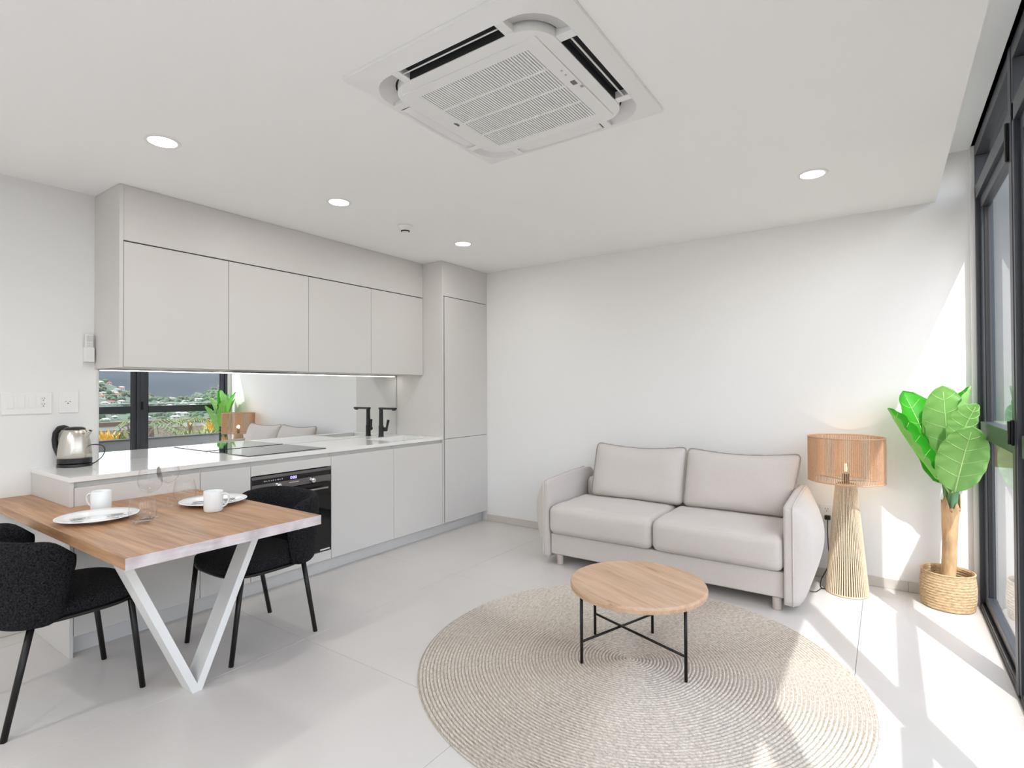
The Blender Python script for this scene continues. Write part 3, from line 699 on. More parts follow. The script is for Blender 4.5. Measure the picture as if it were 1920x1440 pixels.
cutlery('spoon', 'steel spoon lying across the nearer plate, in front of the fork', (-2.855, .915, pz), math.radians(69))
cutlery('knife', 'steel knife lying across the farther plate, along its back', (-2.822, 1.40, pz), math.radians(66))
cutlery('fork', 'steel fork lying across the middle of the farther plate', (-2.796, 1.39, pz), math.radians(58))
cutlery('spoon', 'steel spoon lying across the farther plate, behind the mug', (-2.775, 1.372, pz), math.radians(63))

# ------------------------------------------------------------------ rug
RC = (-1.035, 2.470); RR = 1.0
m = MB(); rings = 62; prof = []; NA = 200
rows = [(.0005, .0085)]
for i in range(rings):
    for k in range(1, 5):
        f_ = k/4; rows.append(((i+f_)*RR/rings, .0045+.0070*math.sin(PI*f_)**.8))
rows += [(RR+.004, .004), (RR+.002, .0005)]
for a in range(NA):
    t = 2*PI*a/NA; wob = 1+.003*math.sin(3*t+1)+.002*math.sin(7*t)
    for r_, z in rows: m.v.append((RC[0]+r_*wob*math.cos(t), RC[1]+r_*wob*math.sin(t), z+.0012*math.sin(5*t+r_*9)*r_))
n_ = len(rows)
for a in range(NA):
    b = (a+1) % NA
    for k in range(n_-1): m.f.append((a*n_+k, a*n_+k+1, b*n_+k+1, b*n_+k))
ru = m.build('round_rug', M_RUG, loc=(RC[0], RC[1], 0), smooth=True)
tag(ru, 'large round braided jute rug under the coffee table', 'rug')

# ------------------------------------------------------------------ coffee table
CTZ = .360; cc = (-1.018, 2.545)
ct = thing('coffee_table', 'round oak coffee table on thin black metal legs, on the rug', 'table', (cc[0], cc[1], .012))
MB().lathe([(0, CTZ-.034), (.318, CTZ-.034), (.327, CTZ-.030), (.3295, CTZ-.012), (.326, CTZ-.002), (.323, CTZ), (0, CTZ)], 96, (cc[0], cc[1], 0)).build('tabletop', M_OAK2, ct, smooth=False, bevel=.001)
ft = {'fl': (-1.199, 2.297), 'fr': (-.741, 2.410), 'br': (-1.034, 2.790), 'bl': (-1.280, 2.606)}
for k, p in ft.items():
    MB().tube([(p[0], p[1], .0115), (p[0], p[1], CTZ-.0345)], .0075, 12).build('leg', M_BLACKMETAL, ct, smooth=True)
    d = Vector((cc[0]-p[0], cc[1]-p[1], 0)).normalized()
    MB().tube([(p[0], p[1], CTZ-.040), (p[0]+d.x*.09, p[1]+d.y*.09, CTZ-.040)], .0055, 8).build('bracket', M_BLACKMETAL, ct)
for a, b, dz in (('fl', 'br', .0), ('bl', 'fr', .009)):
    p, q = ft[a], ft[b]; MB().tube([(p[0], p[1], .112+dz), (q[0], q[1], .112+dz)], .006, 10).build('stretcher', M_BLACKMETAL, ct, smooth=True)

# ------------------------------------------------------------------ sofa
sf = thing('sofa', 'two-seat greige fabric sofa with curved arms against the back wall', 'sofa', (-1.295, 3.87, 0))
SY0, SY1 = 3.480, 4.255; LI, RI = -2.090, -.500
roundbox((LI+RI)/2, (SY0+.03+SY1)/2, .1525, RI-LI-.004, SY1-SY0-.03, .155, .012, 6).build('base', M_SOFA, sf, smooth=True, weld=True)
def cushion_fn(ph):
    def fn(p, q):
        cr = (1-q[0]**2)*(1-q[1]**2)
        if q[2] > .5: p.z += .020*cr+.005*noise.noise(Vector((p.x*6+p.y*4+ph, p.y*9, 1)))
        if q[1] < -.5: p.y -= .014*(1-q[0]**2)*(1-q[2]**2)
        return p
    return fn
mid = -1.296
for x0, x1, ph in ((LI+.002, mid-.002, 0), (mid+.002, RI-.002, 9)):
    roundbox((x0+x1)/2, (SY0-.012+4.06)/2, .337, x1-x0, 4.06-SY0+.012, .212, .048, 12, cushion_fn(ph)).build('seat_cushion', M_SOFA, sf, smooth=True, weld=True)
roundbox((LI+RI)/2, 4.17, .38, RI-LI-.006, .16, .40, .05, 8).build('backrest', M_SOFA, sf, smooth=True, weld=True)
def arm(sgn, xin, xp):
    """closed shell: flat inner face, front face, outer face that swells outward"""
    NU, NV = 24, 20; m = MB(); zb = .052
    def top(u): return .618+.030*min(1, u*1.6)**.8-.05*max(0, (u-.88)/.12)**2
    def bulge(u, v): return (.045*(1-v**6)+.095*(math.sin(PI*min(1, v**1.55))**.65))*(math.sin(PI*min(1, .0+u**.62))**.6 if u < 1 else 0)
    def bot(u): return zb+.02*max(0, (u-.7)/.3)
    def P(u, v, side):
        y = SY0+u*(SY1-SY0); z = bot(u)+v*(top(u)-bot(u))
        if side: x = xp+sgn*bulge(u, v)
        else: x = xin
        return (x, y, z)
    m.grid(NU, NV, lambda u, v: P(u, v, 1), flip=sgn < 0)
    m.grid(NU, NV, lambda u, v: P(u, v, 0), flip=sgn > 0)
    def bridge(fa, fb, n, flip):
        o = len(m.v)
        for i in range(n): 
            for k in range(4): 
                a, b = Vector(fa(i/(n-1))), Vector(fb(i/(n-1))); m.v.append(tuple(a.lerp(b, k/3)))
        for i in range(n-1):
            for k in range(3): q = (o+i*4+k, o+i*4+k+1, o+(i+1)*4+k+1, o+(i+1)*4+k); m.f.append(q[::-1] if flip else q)
    bridge(lambda t: P(0, t, 0), lambda t: P(0, t, 1), NV, sgn < 0); bridge(lambda t: P(1, t, 0), lambda t: P(1, t, 1), NV, sgn > 0)
    bridge(lambda t: P(t, 1, 0), lambda t: P(t, 1, 1), NU, sgn < 0); bridge(lambda t: P(t, 0, 0), lambda t: P(t, 0, 1), NU, sgn > 0)
    o = m.build('armrest', M_SOFA, sf, smooth=True, weld=True)
    pts = [P(0, v/12, 1) for v in range(13)]+[P(u/14, 1, 1) for u in range(1, 13)]
    pts = [(p[0]+sgn*.002, p[1]-.002 if i < 13 else p[1], p[2]+(.003 if i > 11 else 0)) for i, p in enumerate(pts)]
    pp = MB().tube(pts, .0048, 8).build('piping', M_SOFA, o, smooth=True)
arm(1, RI-.001+.002, -.452); arm(-1, LI+.001-.002, -2.130)
for x in (-.545, -2.02):
    for y in (3.535, 4.17): MB().lathe([(0, 0), (.021, 0), (.024, .004), (.026, .072), (.026, .0755), (0, .0755)], 20, (x, y, 0)).build('leg', M_SOFALEG, sf, smooth=False)
def back_cushion(cx, w_, h_, label, ph, rzz, squeeze=0):
    r = thing('back_cushion', label, 'cushion', (cx, 4.005, .452), rzz, 'sofa back cushions')
    m = MB(); NU, NV = 40, 28; tk = .17
    def F(a): return (1-abs(a)**5)**.62 if abs(a) < 1 else 0
    def P(u, v, s_):
        a, b = u*2-1, v*2-1
        x = a*w_/2*(1-.025*(1-b*b)*0-.02*abs(b)**3*0); z = (b+1)*h_/2
        z += -.020*(1-a*a)*(1 if b > 0 else 0)*b**2 + .012*(a*a)*max(0, b)**3
        x *= 1-.008*(1-abs(b)**2.5)-.045*(abs(a*b))**14; z = h_/2+(z-h_/2)*(1-.055*(abs(a*b))**14)
        x -= squeeze*max(0, a)**2*(1-v)**1.3
        y = s_*tk/2*F(a)*F(b)
        wr = math.sin(a*26+3*math.sin(a*5+ph)+ph)*.007*max(0, b)**2*math.exp(-((a-.05-.2*math.sin(ph))/.42)**2)*F(b)
        wr += .006*noise.noise(Vector((a*2.1+ph, b*2.3, ph)))
        if s_ < 0: y += -wr*F(a)*F(b)**.5
        tilt = .105*(z/h_)+.02*(z/h_)**2
        return (x, y+tilt-.02, z)
    m.grid(NU, NV, lambda u, v: P(u, v, -1)); m.grid(NU, NV, lambda u, v: P(u, v, 1), flip=True)
    m.build('cover', M_SOFA, r, local=True, smooth=True, weld=True)
    ed = [P(u/30, 0, 1) for u in range(30)]+[P(1, v/20, 1) for v in range(20)]+[P(1-u/30, 1, 1) for u in range(30)]+[P(0, 1-v/20, 1) for v in range(20)]
    ed = [(p[0], p[1]-.004, p[2]+.003*noise.noise(Vector((p[0]*30, p[2]*30, ph)))) for p in ed]
    MB().tube(ed, .0045, 6, closed=True).build('piping', M_SOFA2, r, local=True, smooth=True)
    return r
back_cushion(-1.612, .742, .408, 'left greige back cushion leaning on the sofa', 0.4, 0)
back_cushion(-.855, .765, .405, 'right greige back cushion leaning on the sofa, by the lamp', 2.1, 0, .075)

# ------------------------------------------------------------------ floor lamp
lx, ly = -.218, 4.072
lp = thing('floor_lamp', 'floor lamp of natural cord with drum shade and conical base', 'lamp', (lx, ly, 0))
def cords(n, r0, z0, r1, z1, rad, seg=6, rad1=None):
    m = MB()
    for i in range(n):
        t = 2*PI*i/n; c, s = math.cos(t), math.sin(t)
        m.tube([(lx+c*(r0+(r1-r0)*k/seg), ly+s*(r0+(r1-r0)*k/seg), z0+(z1-z0)*k/seg) for k in range(seg+1)], [rad+((rad1 or rad)-rad)*k/seg for k in range(seg+1)], 6, caps=False)
    return m
b_ = cords(54, .1175, .006, .0575, .700, .0049, 5, .0027).build('base_cords', M_CORDS, lp, smooth=True); b_['kind'] = 'stuff'
MB().lathe([(0, 0), (.114, 0), (.115, .004), (.108, .01), (.048, .70), (0, .70)], 48, (lx, ly, 0)).build('base_core', M_CORDIN, lp, smooth=True)
def ring(r_, z, rad, nm, m_): return MB().tube([(lx+r_*math.cos(2*PI*i/64), ly+r_*math.sin(2*PI*i/64), z) for i in range(64)], rad, 8, closed=True).build(nm, m_, lp, smooth=True)
ring(.1165, .0062, .0055, 'base_ring', M_CORDS)
SR, S0, S1 = .212, .716, .996
s_ = cords(124, SR, S0, SR, S1, .0031, 2).build('shade_cords', M_CORDSH, lp, smooth=True); s_['kind'] = 'stuff'
ring(SR, S0, .0045, 'shade_rim', M_CORDSH); ring(SR, S1, .0045, 'shade_rim', M_CORDSH)
m = MB()
for i in range(3):
    t = 2*PI*i/3+.3; m.tube([(lx+.016*math.cos(t), ly+.016*math.sin(t), S0+.002), (lx+SR*math.cos(t), ly+SR*math.sin(t), S0+.002)], .0022, 6)
m.build('shade_spokes', M_BLACKMETAL, lp)
MB().lathe([(0, .70), (.018, .70), (.018, .76), (.013, .765), (0, .765)], 20, (lx, ly, 0)).build('bulb_socket', M_BLACKMETAL, lp)
MB().lathe([(0, .7655), (.012, .766), (.020, .79), (.022, .81), (.016, .835), (0, .845)], 20, (lx, ly, 0)).build('bulb', M_CRYSTAL, lp, smooth=True)
MB().lathe([(0, .775), (.005, .777), (.006, .80), (.004, .824), (0, .826)], 10, (lx, ly, 0)).build('filament', M_BULB, lp, smooth=True)
bl_ = bpy.data.lights.new('bulb_light', 'POINT'); bo = bpy.data.objects.new('bulb_light', bl_); COL.objects.link(bo); bo.parent = lp; bo.location = (0, 0, .80); bl_.energy = 1.2; bl_.color = (1, .72, .42); bl_.shadow_soft_size = .02
pw = smoothpath([(-.338, YB-.040, .418), (-.339, YB-.042, .36), (-.336, YB-.05, .25), (-.330, YB-.05, .14), (-.345, YB-.06, .075), (-.372, YB-.09, .018), (-.372, YB-.18, .005), (-.36, 4.06, .005), (-.338, 4.05, .005)])
MB().tube(pw, .003, 8).build('power_cord', M_WIRE, lp, smooth=True)
MB().tube(smoothpath([(-.338, 4.05, .006), (-.36, 4.03, .008), (-.37, 3.995, .006), (-.385, 3.955, .0055), (-.415, 3.95, .0055)]), .0025, 8).build('power_cord', M_WIRE, lp, smooth=True)
bx(-.357, -.321, YB-.048, YB-.0095, .408, .437).build('plug', M_BLACKPL, lp, bevel=.005)
ou = thing('wall_outlet', 'white duplex wall outlet behind the floor lamp, with black plug', 'outlet', (-.345, YB, .44))
bx(-.385, -.305, YB-.006, YB, .382, .507).build('plate', M_WHITEPL, ou, bevel=.003)
for z in (.474, .425):
    o = bx(-.362, -.328, YB-.009, YB-.006, z-.016, z+.016).build('socket', M_WHITEPL, ou, bevel=.002)
    m = MB(); m.box(-.355, -.352, YB-.0094, YB-.009, z-.001, z+.008); m.box(-.340, -.337, YB-.0094, YB-.009, z-.001, z+.008); m.box(-.348, -.343, YB-.0094, YB-.009, z-.012, z-.007); m.build('slots', M_ACDARK, o)

# ------------------------------------------------------------------ banana plant in its basket
px_, py_ = .292, 4.150
bk = thing('woven_basket', 'round woven seagrass basket holding the banana plant by the window', 'basket', (px_, py_, 0))
prof = []; nr = 13
for i in range(nr):
    for k in range(5):
        f_ = k/5; prof.append((.126+.008*math.sin(PI*(i+f_)/nr)+.0035*math.sin(PI*f_), .004+.206*(i+f_)/nr))
outer = [(0, .002), (.118, .002)]+prof+[(.130, .2115), (.124, .2115)]
inner = [(r_-.010, z) for r_, z in prof[::-1] if z > .10]+[(.10, .10), (0, .10)]
MB().lathe(outer+inner, 64, (px_, py_, 0)).build('weave', M_BASKET, bk, smooth=True)
MB().tube([(px_+.128*math.cos(2*PI*i/48), py_+.128*math.sin(2*PI*i/48), .212) for i in range(48)], .005, 8, closed=True).build('rim', M_BASKET, bk, smooth=True)
pt = thing('banana_plant', 'tall artificial banana plant with broad green leaves by the window', 'plant', (px_, py_, .105))
MB().lathe([(0, .101), (.110, .101), (.112, .112), (.06, .128), (0, .130)], 32, (px_, py_, 0)).build('soil', M_SOIL, pt, smooth=True)
m = MB(); tr = [(0, .036, .11), (.004, .034, .2), (.010, .033, .3), (.012, .034, .40), (.014, .037, .50), (.018, .042, .585), (.020, .044, .60)]
def trf(u, v):
    i = v*(len(tr)-1); k = min(len(tr)-2, int(i)); f_ = i-k; dx, r_, z = [tr[k][q]*(1-f_)+tr[k+1][q]*f_ for q in range(3)]
    a = 2*PI*u; r_ *= 1+.06*noise.noise(Vector((math.cos(a)*2, math.sin(a)*2, z*9)))
    zz = z+(.05*max(0, math.sin(a*2+.6))+.03*math.sin(a*5) if v > .97 else 0)
    return (px_+dx+r_*math.cos(a), py_+r_*math.sin(a), zz)
m.grid(28, 26, trf, wrap=True); m.build('trunk', M_TRUNK, pt, smooth=True, solid=.006)
m = MB()
for dx, dy, lx2, ly2, z1_, r0 in ((0, 0, .012, -.01, .80, .024), (.016, .008, .03, .01, .80, .017), (-.014, .01, -.03, .02, .78, .016), (.006, -.016, .016, -.03, .76, .018)):
    m.tube([(px_+.018+dx, py_+dy, .42), (px_+.02+dx, py_+dy, .6), (px_+.02+dx+lx2*.5, py_+dy+ly2*.5, .72), (px_+.02+dx+lx2, py_+dy+ly2, z1_)], [r0, r0*.95, r0*.7, r0*.35], 10)
m.build('stem', M_STEM, pt, smooth=True)
O = Vector((px_+.022, py_-.002, .66))
def leaf(base, tip, nrm, wd, fold=.25, bow=.05, curl=0, droop=0):
    """blade from base to tip, nrm = side the upper face looks to; fold >0 closes the halves upward"""
    B, Tp = Vector(base), Vector(tip); ax = Tp-B; L = ax.length; ax.normalize(); N = Vector(nrm); N = (N-ax*N.dot(ax)).normalized(); S = ax.cross(N)
    NU, NV = 26, 17
    def mid(t): return B+ax*(L*t)+N*(bow*math.sin(PI*t)*L - droop*t*t*L)
    def wid(t): return wd/2*max(0, 1-(2*t**.88-1)**2)**.56
    def P(u, v):
        a = v*2-1; w2 = wid(u) if 0 < u < 1 else .002
        ph = a*(fold*1.1+curl*u); rp = .006*math.sin(u*34+abs(a)*5)*abs(a)**2
        return mid(u)+S*(w2*a*math.cos(abs(ph)))+N*(w2*abs(a)*math.sin(abs(ph))+rp)
    m = MB().grid(NU, NV, P)
    o = m.build('leaf', M_LEAF, pt, smooth=True)
    uvl = o.data.uv_layers.new(name='UV')
    for lp_ in o.data.loops:
        i, jv = divmod(lp_.vertex_index, NV); a = abs(jv/(NV-1)*2-1); uvl.data[lp_.index].uv = (jv/(NV-1), i/(NU-1)*.9-a*.10)
    pts = [O.lerp(B, k/4)+Vector((0, 0, .02*math.sin(PI*k/4))) for k in range(4)]+[mid(k/12)-N*.0005 for k in range(12)]
    MB().tube(pts, [.0075-.0012*k for k in range(4)]+[.0042*(1-k/13)+.0006 for k in range(12)], 7).build('midrib', M_VEIN, o, smooth=True)
    vm = MB()
    for sd in (-1, 1):
        for t0 in (.22, .42, .62, .80):
            vm.tube([P(min(.98, t0+.10*q/4), .5+sd*.5*(.9*q/4))-N*.0003 for q in range(5)], [.0016, .0014, .0012, .0009, .0006], 5)
    vm.build('side_veins', M_VEIN, o, smooth=True)
    return o
cv = (-.2, -1, .05)      # towards the room
leaf((.300, 4.100, .885), (.275, 4.075, 1.322), (.08, 1, .15), .235, .22, .03)
leaf((.322, 4.045, .705), (.392, 3.905, 1.092), (-.05, 1, .35), .243, .18, .04)
leaf((.262, 4.150, .735), (.085, 4.200, 1.290), (.55, -.85, .25), .30, .40, .05)
leaf((.238, 4.075, .775), (.005, 3.985, 1.186), (.80, -.42, .45), .17, .75, -.02)
leaf((.335, 4.200, .93), (.365, 4.225, 1.262), (-.3, -1, .2), .15, .5, .02)
leaf((.372, 4.130, 1.00), (.408, 4.105, 1.318), (-.9, -.35, .1), .15, .95, .02)
leaf((.338, 4.030, .98), (.418, 3.960, 1.218), (-.25, 1, .3), .17, .35, .05, curl=.4)
leaf((.285, 4.17, .80), (.19, 4.245, 1.19), (.6, -.7, .2), .20, .35, .04)

# ------------------------------------------------------------------ ceiling fittings
ac = thing('ceiling_air_conditioner', 'white four-way ceiling cassette air conditioner with square grille', 'air conditioner', (-1.21, 1.745, ZC-.045))
ax0, ax1, ay0, ay1 = -1.678, -.770, 1.300, 2.222
cx, cy = -1.208, 1.747
m = MB(); z0, z1 = ZC-.014, ZC-.0005
def rrect(hx, hy, r_, n=8):
    P = []
    for qx, qy, a0 in ((1, 1, 0), (-1, 1, PI/2), (-1, -1, PI), (1, -1, 3*PI/2)):
        for k in range(n+1): a = a0+PI/2*k/n; P.append((qx*(hx-r_)+r_*math.cos(a), qy*(hy-r_)+r_*math.sin(a)))
    return P
def frame_ring(outer, inner, zo0, zi0, ztop):
    """ring between two outlines with equal point counts, lower face slopes zo0->zi0"""
    m = MB(); n = len(outer); 
    m.v += [(cx+x, cy+y, ztop) for x, y in outer]+[(cx+x, cy+y, zo0) for x, y in outer]+[(cx+x, cy+y, zi0) for x, y in inner]+[(cx+x, cy+y, ztop) for x, y in inner]
    for i in range(n):
        j_ = (i+1) % n
        for k in range(3): m.f.append((k*n+i, k*n+j_, (k+1)*n+j_, (k+1)*n+i))
        m.f.append((3*n+i, 3*n+j_, j_, i))
    return m
H1 = (ax1-ax0)/2; H2 = (ay1-ay0)/2
OI = rrect(.402, .402, .135)
frame_ring(rrect(H1, H2, .012), OI, ZC-.014, ZC-.034, ZC-.0006).build('outer_panel', M_WHITEPL, ac, weld=True)
def corner_pts(P, c, t):
    q = P[c*9:(c+1)*9]; sx, sy = (1, -1, -1, 1)[c], (1, 1, -1, -1)[c]
    h = max(abs(p[0]) for p in P); e0, e1 = ((sx*h, sy*t), (sx*t, sy*h)) if c in (0, 2) else ((sx*t, sy*h), (sx*h, sy*t))
    return [e0]+q+[e1]
for c in range(4):
    o_ = corner_pts(OI, c, .214); i_ = corner_pts(rrect(.352, .352, .113), c, .214); m = MB(); n = len(o_)
    m.v += [(cx+x, cy+y, ZC-.0335) for x, y in o_]+[(cx+x*.97+i_[k][0]*.03, cy+y*.97+i_[k][1]*.03, ZC-.020) for k, (x, y) in enumerate(o_)]+[(cx+x, cy+y, ZC-.012) for x, y in i_]
    for k in range(n-1):
        for l_ in (0, 1): m.f.append((l_*n+k, l_*n+k+1, (l_+1)*n+k+1, (l_+1)*n+k))
    m.build('corner_cove', M_WHITEPL, ac, smooth=True, solid=.002)
# cavity behind the slots
bx(cx-.400, cx+.400, cy-.400, cy+.400, ZC-.006, ZC-.001).build('cavity', M_ACDARK, ac)
II = rrect(.345, .345, .11)
inn = frame_ring(II, rrect(.300, .300, .06), ZC-.040, ZC-.044, ZC-.007).build('inner_panel', M_WHITEPL, ac, weld=True)
bx(cx-.212, cx+.212, cy-.3468, cy-.3452, ZC-.037, ZC-.008).build('slot_liner', M_ACDARK, ac)
bx(cx+.3452, cx+.3468, cy-.212, cy+.212, ZC-.037, ZC-.008).build('slot_liner', M_ACDARK, ac)
# blocks between the slots
for sx, sy in ((1, 1), (1, -1), (-1, 1), (-1, -1)):
    bx(*sorted((cx+sx*.212, cx+sx*.246)), *sorted((cy+sy*.335, cy+sy*.405)), ZC-.036, ZC-.007).build('bridge', M_WHITEPL, ac, bevel=.002)
    bx(*sorted((cx+sx*.335, cx+sx*.405)), *sorted((cy+sy*.212, cy+sy*.246)), ZC-.036, ZC-.007).build('bridge', M_WHITEPL, ac, bevel=.002)
# louvre blades, tilted open
def louvre(ang, tilt=.75, wide=.019, ctr=.379, zc=.030):
    m = MB()
    def P(u, v):
        a = u*2-1; w_ = wide*(1-.2*a*a)
        t = (v-.5)*2*w_*.5
        return Vector((a*.208, ctr+t*math.cos(tilt)+.004*math.cos(v*PI)*0, ZC-zc-t*math.sin(tilt)-.003*math.sin(v*PI)))
    m.grid(13, 5, P)
    Mx = Matrix.Translation((cx, cy, 0)) @ Matrix.Rotation(ang, 4, 'Z')
    return MB().add(m, Mx)
for a in range(4): (louvre(a*PI/2) if a > 1 else louvre(a*PI/2, .08, .066, .374, .033)).build('louvre', M_WHITEPL, ac, smooth=True, solid=.003)
# grille plate
gx0, gx1, gy0, gy1 = -1.458, -.965, 1.490, 2.000
g = MB(); zz0, zz1 = ZC-.048, ZC-.038
g.box(cx-.299, gx0, cy-.299, cy+.299, zz0, zz1); g.box(gx1, cx+.299, cy-.299, cy+.299, zz0, zz1); g.box(gx0, gx1, cy-.299, gy0, zz0, zz1); g.box(gx0, gx1, gy1, cy+.299, zz0, zz1)
gp = g.build('grille_panel', M_WHITEPL, ac, weld=True)
bx(gx0-.01, gx1+.01, gy0-.01, gy1+.01, ZC-.0255, ZC-.0245).build('filter', M_ACDARK, ac)
ns = 44; sm = None
for i in range(ns):
    x = gx0+(i+.5)*(gx1-gx0)/ns
    if sm is None:
        sm = bx(-.0036, .0036, gy0, gy1, zz0-.001, zz0+.012).build('slat', M_WHITEPL, gp, local=True); o0 = wloc(gp); sm.data.transform(Matrix.Translation((0, 0, 0))); base_s = sm
        sm.location = (x, 0, 0)
    else:
        o = base_s.copy(); COL.objects.link(o); o.parent = gp; o.location = (x, 0, 0)
gpw = wloc(gp)
for o in gp.children: o.location = (o.location.x-gpw.x, -gpw.y, -gpw.z)
for k in (1, 2, 3): bx(gx0, gx1, gy0+k*(gy1-gy0)/4-.005, gy0+k*(gy1-gy0)/4+.005, zz0-.002, zz0+.012).build('cross_bar', M_WHITEPL, gp)
bx(-.938, -.920, 1.731, 1.757, zz0-.002, zz0).build('sensor_window', mat('sensor_grey', (104, 104, 110), .3), ac)
bx(-.921, -.911, 1.775, 1.789, zz0-.002, zz0).build('indicator', mat('indicator_grey', (170, 170, 174), .4), ac)
for y in (1.655, 1.685): MB().lathe([(0, 0), (.004, 0), (.004, .002), (0, .002)], 12, (-.93, y, zz0-.002)).build('indicator', mat('indicator_pale', (190, 190, 194), .4), ac)
m = MB(); m.box(-1.489, -1.482, 1.722, 1.752, zz0-.001, zz0); m.box(-1.480, -1.477, 1.728, 1.746, zz0-.001, zz0); m.build('badge', mat('badge_dark', (70, 70, 74), .4), ac)

def downlight(x, y, label, watt=DOWN_W):
    r = thing('recessed_downlight', label, 'light', (x, y, ZC), 0, 'recessed ceiling downlights')
    MB().lathe([(.058, -.0015), (.060, -.004), (.074, -.004), (.077, -.0005), (.058, -.0005)], 40, closed=True).build('trim_ring', M_WHITEPL, r, local=True, smooth=False)
    MB().lathe([(0, -.0030), (.058, -.0030), (.058, -.0008), (0, -.0008)], 40).build('diffuser', M_LIT, r, local=True)
    l = bpy.data.lights.new('downlight_lamp', 'AREA'); l.shape = 'DISK'; l.size = .11; l.energy = watt; l.color = (1, .995, .985)
    lo = bpy.data.objects.new('downlight_lamp', l); COL.objects.link(lo); lo.parent = r; lo.location = (0, 0, -.0045)
    return r
downlight(-2.780, 1.136, 'lit round downlight in front of the wall cabinets, leftmost in the row')
downlight(-2.787, 2.135, 'lit round downlight in the middle of the row by the wall cabinets')
downlight(-2.780, 3.322, 'lit round downlight near the back corner beside the tall unit')
downlight(-.320, 3.355, 'lit round downlight over the sofa, near the window')
for x, y, lb in ((-2.78, -.95, 'behind the camera by the left wall'), (-2.78, -2.0, 'far behind the camera by the left wall'), (-1.45, -.8, 'behind the camera in the middle of the room'), (-.32, -1.2, 'behind the camera by the window wall'), (-1.45, -2.0, 'far behind the camera in the middle')):
    downlight(x, y, 'added unseen fill downlight '+lb, FILL_W)  # unseen lamps added as fill for ceiling, floor and left wall
sd = thing('smoke_detector', 'white round smoke detector on the ceiling between two downlights', 'smoke detector', (-2.814, 2.724, ZC))
MB().lathe([(0, -.044), (.024, -.044), (.028, -.040), (.030, -.030), (.050, -.012), (.053, -.006), (.053, -.0005), (0, -.0005)], 40, (-2.814, 2.724, ZC)).build('housing', M_WHITEPL, sd, smooth=True)
MB().lathe([(.0275, -.0425), (.0305, -.0405), (.0315, -.034), (.0290, -.034)], 40, (-2.814, 2.724, ZC), closed=True).build('sensor_slot', M_ACDARK, sd, smooth=True)

# ------------------------------------------------------------------ outside (seen in the mirror and past the glass)
struct(bx(XO+.0, 2.0, -6, 12, -.14, -.02).build('terrace_floor', M_TERR))
pp = struct(bx(2.0, 2.16, -6, 14, -.6, .535).build('wall_terrace', M_PARAPET))
bx(1.985, 2.175, -6, 14, .535, .557).build('coping', M_PARCAP, pp)
gr = thing('glass_railing', 'frameless glass railing standing on the terrace wall outside', 'railing', (2.08, 4, .557))
for k in range(-3, 9): bx(2.075, 2.087, 1.42+k*1.12, 2.525+k*1.12, .560, 1.108).build('pane', M_RAILGLASS, gr)
bx(2.066, 2.096, -1.95, 11.5, 1.108, 1.118).build('top_rail', M_PROFILE, gr)
def tuft(name, label, cat, x, y, z, n, ln, wd, m_, spread=.9, seed=1, group=None):
    R_ = random.Random(seed); m = MB()
    for i in range(n):
        a = R_.uniform(0, 2*PI); e = R_.uniform(.25, 1.35)*spread; L = ln*R_.uniform(.6, 1.1); d = Vector((math.cos(a)*math.sin(e), math.sin(a)*math.sin(e), math.cos(e))); s_ = Vector((-math.sin(a), math.cos(a), 0))
        b = Vector((x+R_.gauss(0, .05), y+R_.gauss(0, .05), z)); pts = []
        o = len(m.v)
        for k in range(5):
            t = k/4; c = b+d*(L*t)-Vector((0, 0, .35*L*t*t*math.sin(e))); w2 = wd*math.sin(PI*(.12+.86*t))*.5
            m.v += [tuple(c-s_*w2), tuple(c+s_*w2+Vector((0, 0, .003)))]
        for k in range(4): m.f.append((o+2*k, o+2*k+1, o+2*k+3, o+2*k+2))
    o = m.build(name, m_, loc=(x, y, z), solid=.002); return tag(o, label, cat, group)
GZ = .34
struct(bx(2.16, 8.0, -6, 18, -.6, GZ).build('ground_garden', M_SOIL))
tuft('croton_shrub', 'orange and yellow croton shrub behind the terrace wall, first in the mirror', 'shrub', 2.75, 3.46, GZ, 120, .42, .055, M_CROTON, seed=2)
tuft('green_shrub', 'yellow-green low shrub between croton and purple plant outside', 'shrub', 2.75, 3.70, GZ, 70, .38, .06, M_SHRUB, seed=3)
tuft('cordyline', 'purple spiky cordyline plant behind the terrace wall', 'shrub', 2.75, 3.90, GZ, 50, .50, .045, M_PURPLE, seed=4)
tuft('croton_shrub', 'golden croton shrub outside, next to the trimmed hedge', 'shrub', 2.9, 5.35, GZ+.1, 110, .45, .05, M_CROTON, seed=5)
tuft('croton_shrub', 'tall orange croton outside, farthest along the terrace wall', 'shrub', 3.2, 5.95, GZ+.2, 90, .58, .05, M_CROTON, seed=6)
for k in range(6): tuft('hedge_shrub', ('first', 'second', 'third', 'fourth', 'fifth', 'sixth')[k]+' grey-green hedge shrub from the palm, along the terrace wall', 'shrub', 2.5+.1*(k % 2), 4.45+k*.22, GZ, 60, .36, .045, M_SHRUB, seed=20+k, group='hedge shrubs by the terrace wall')
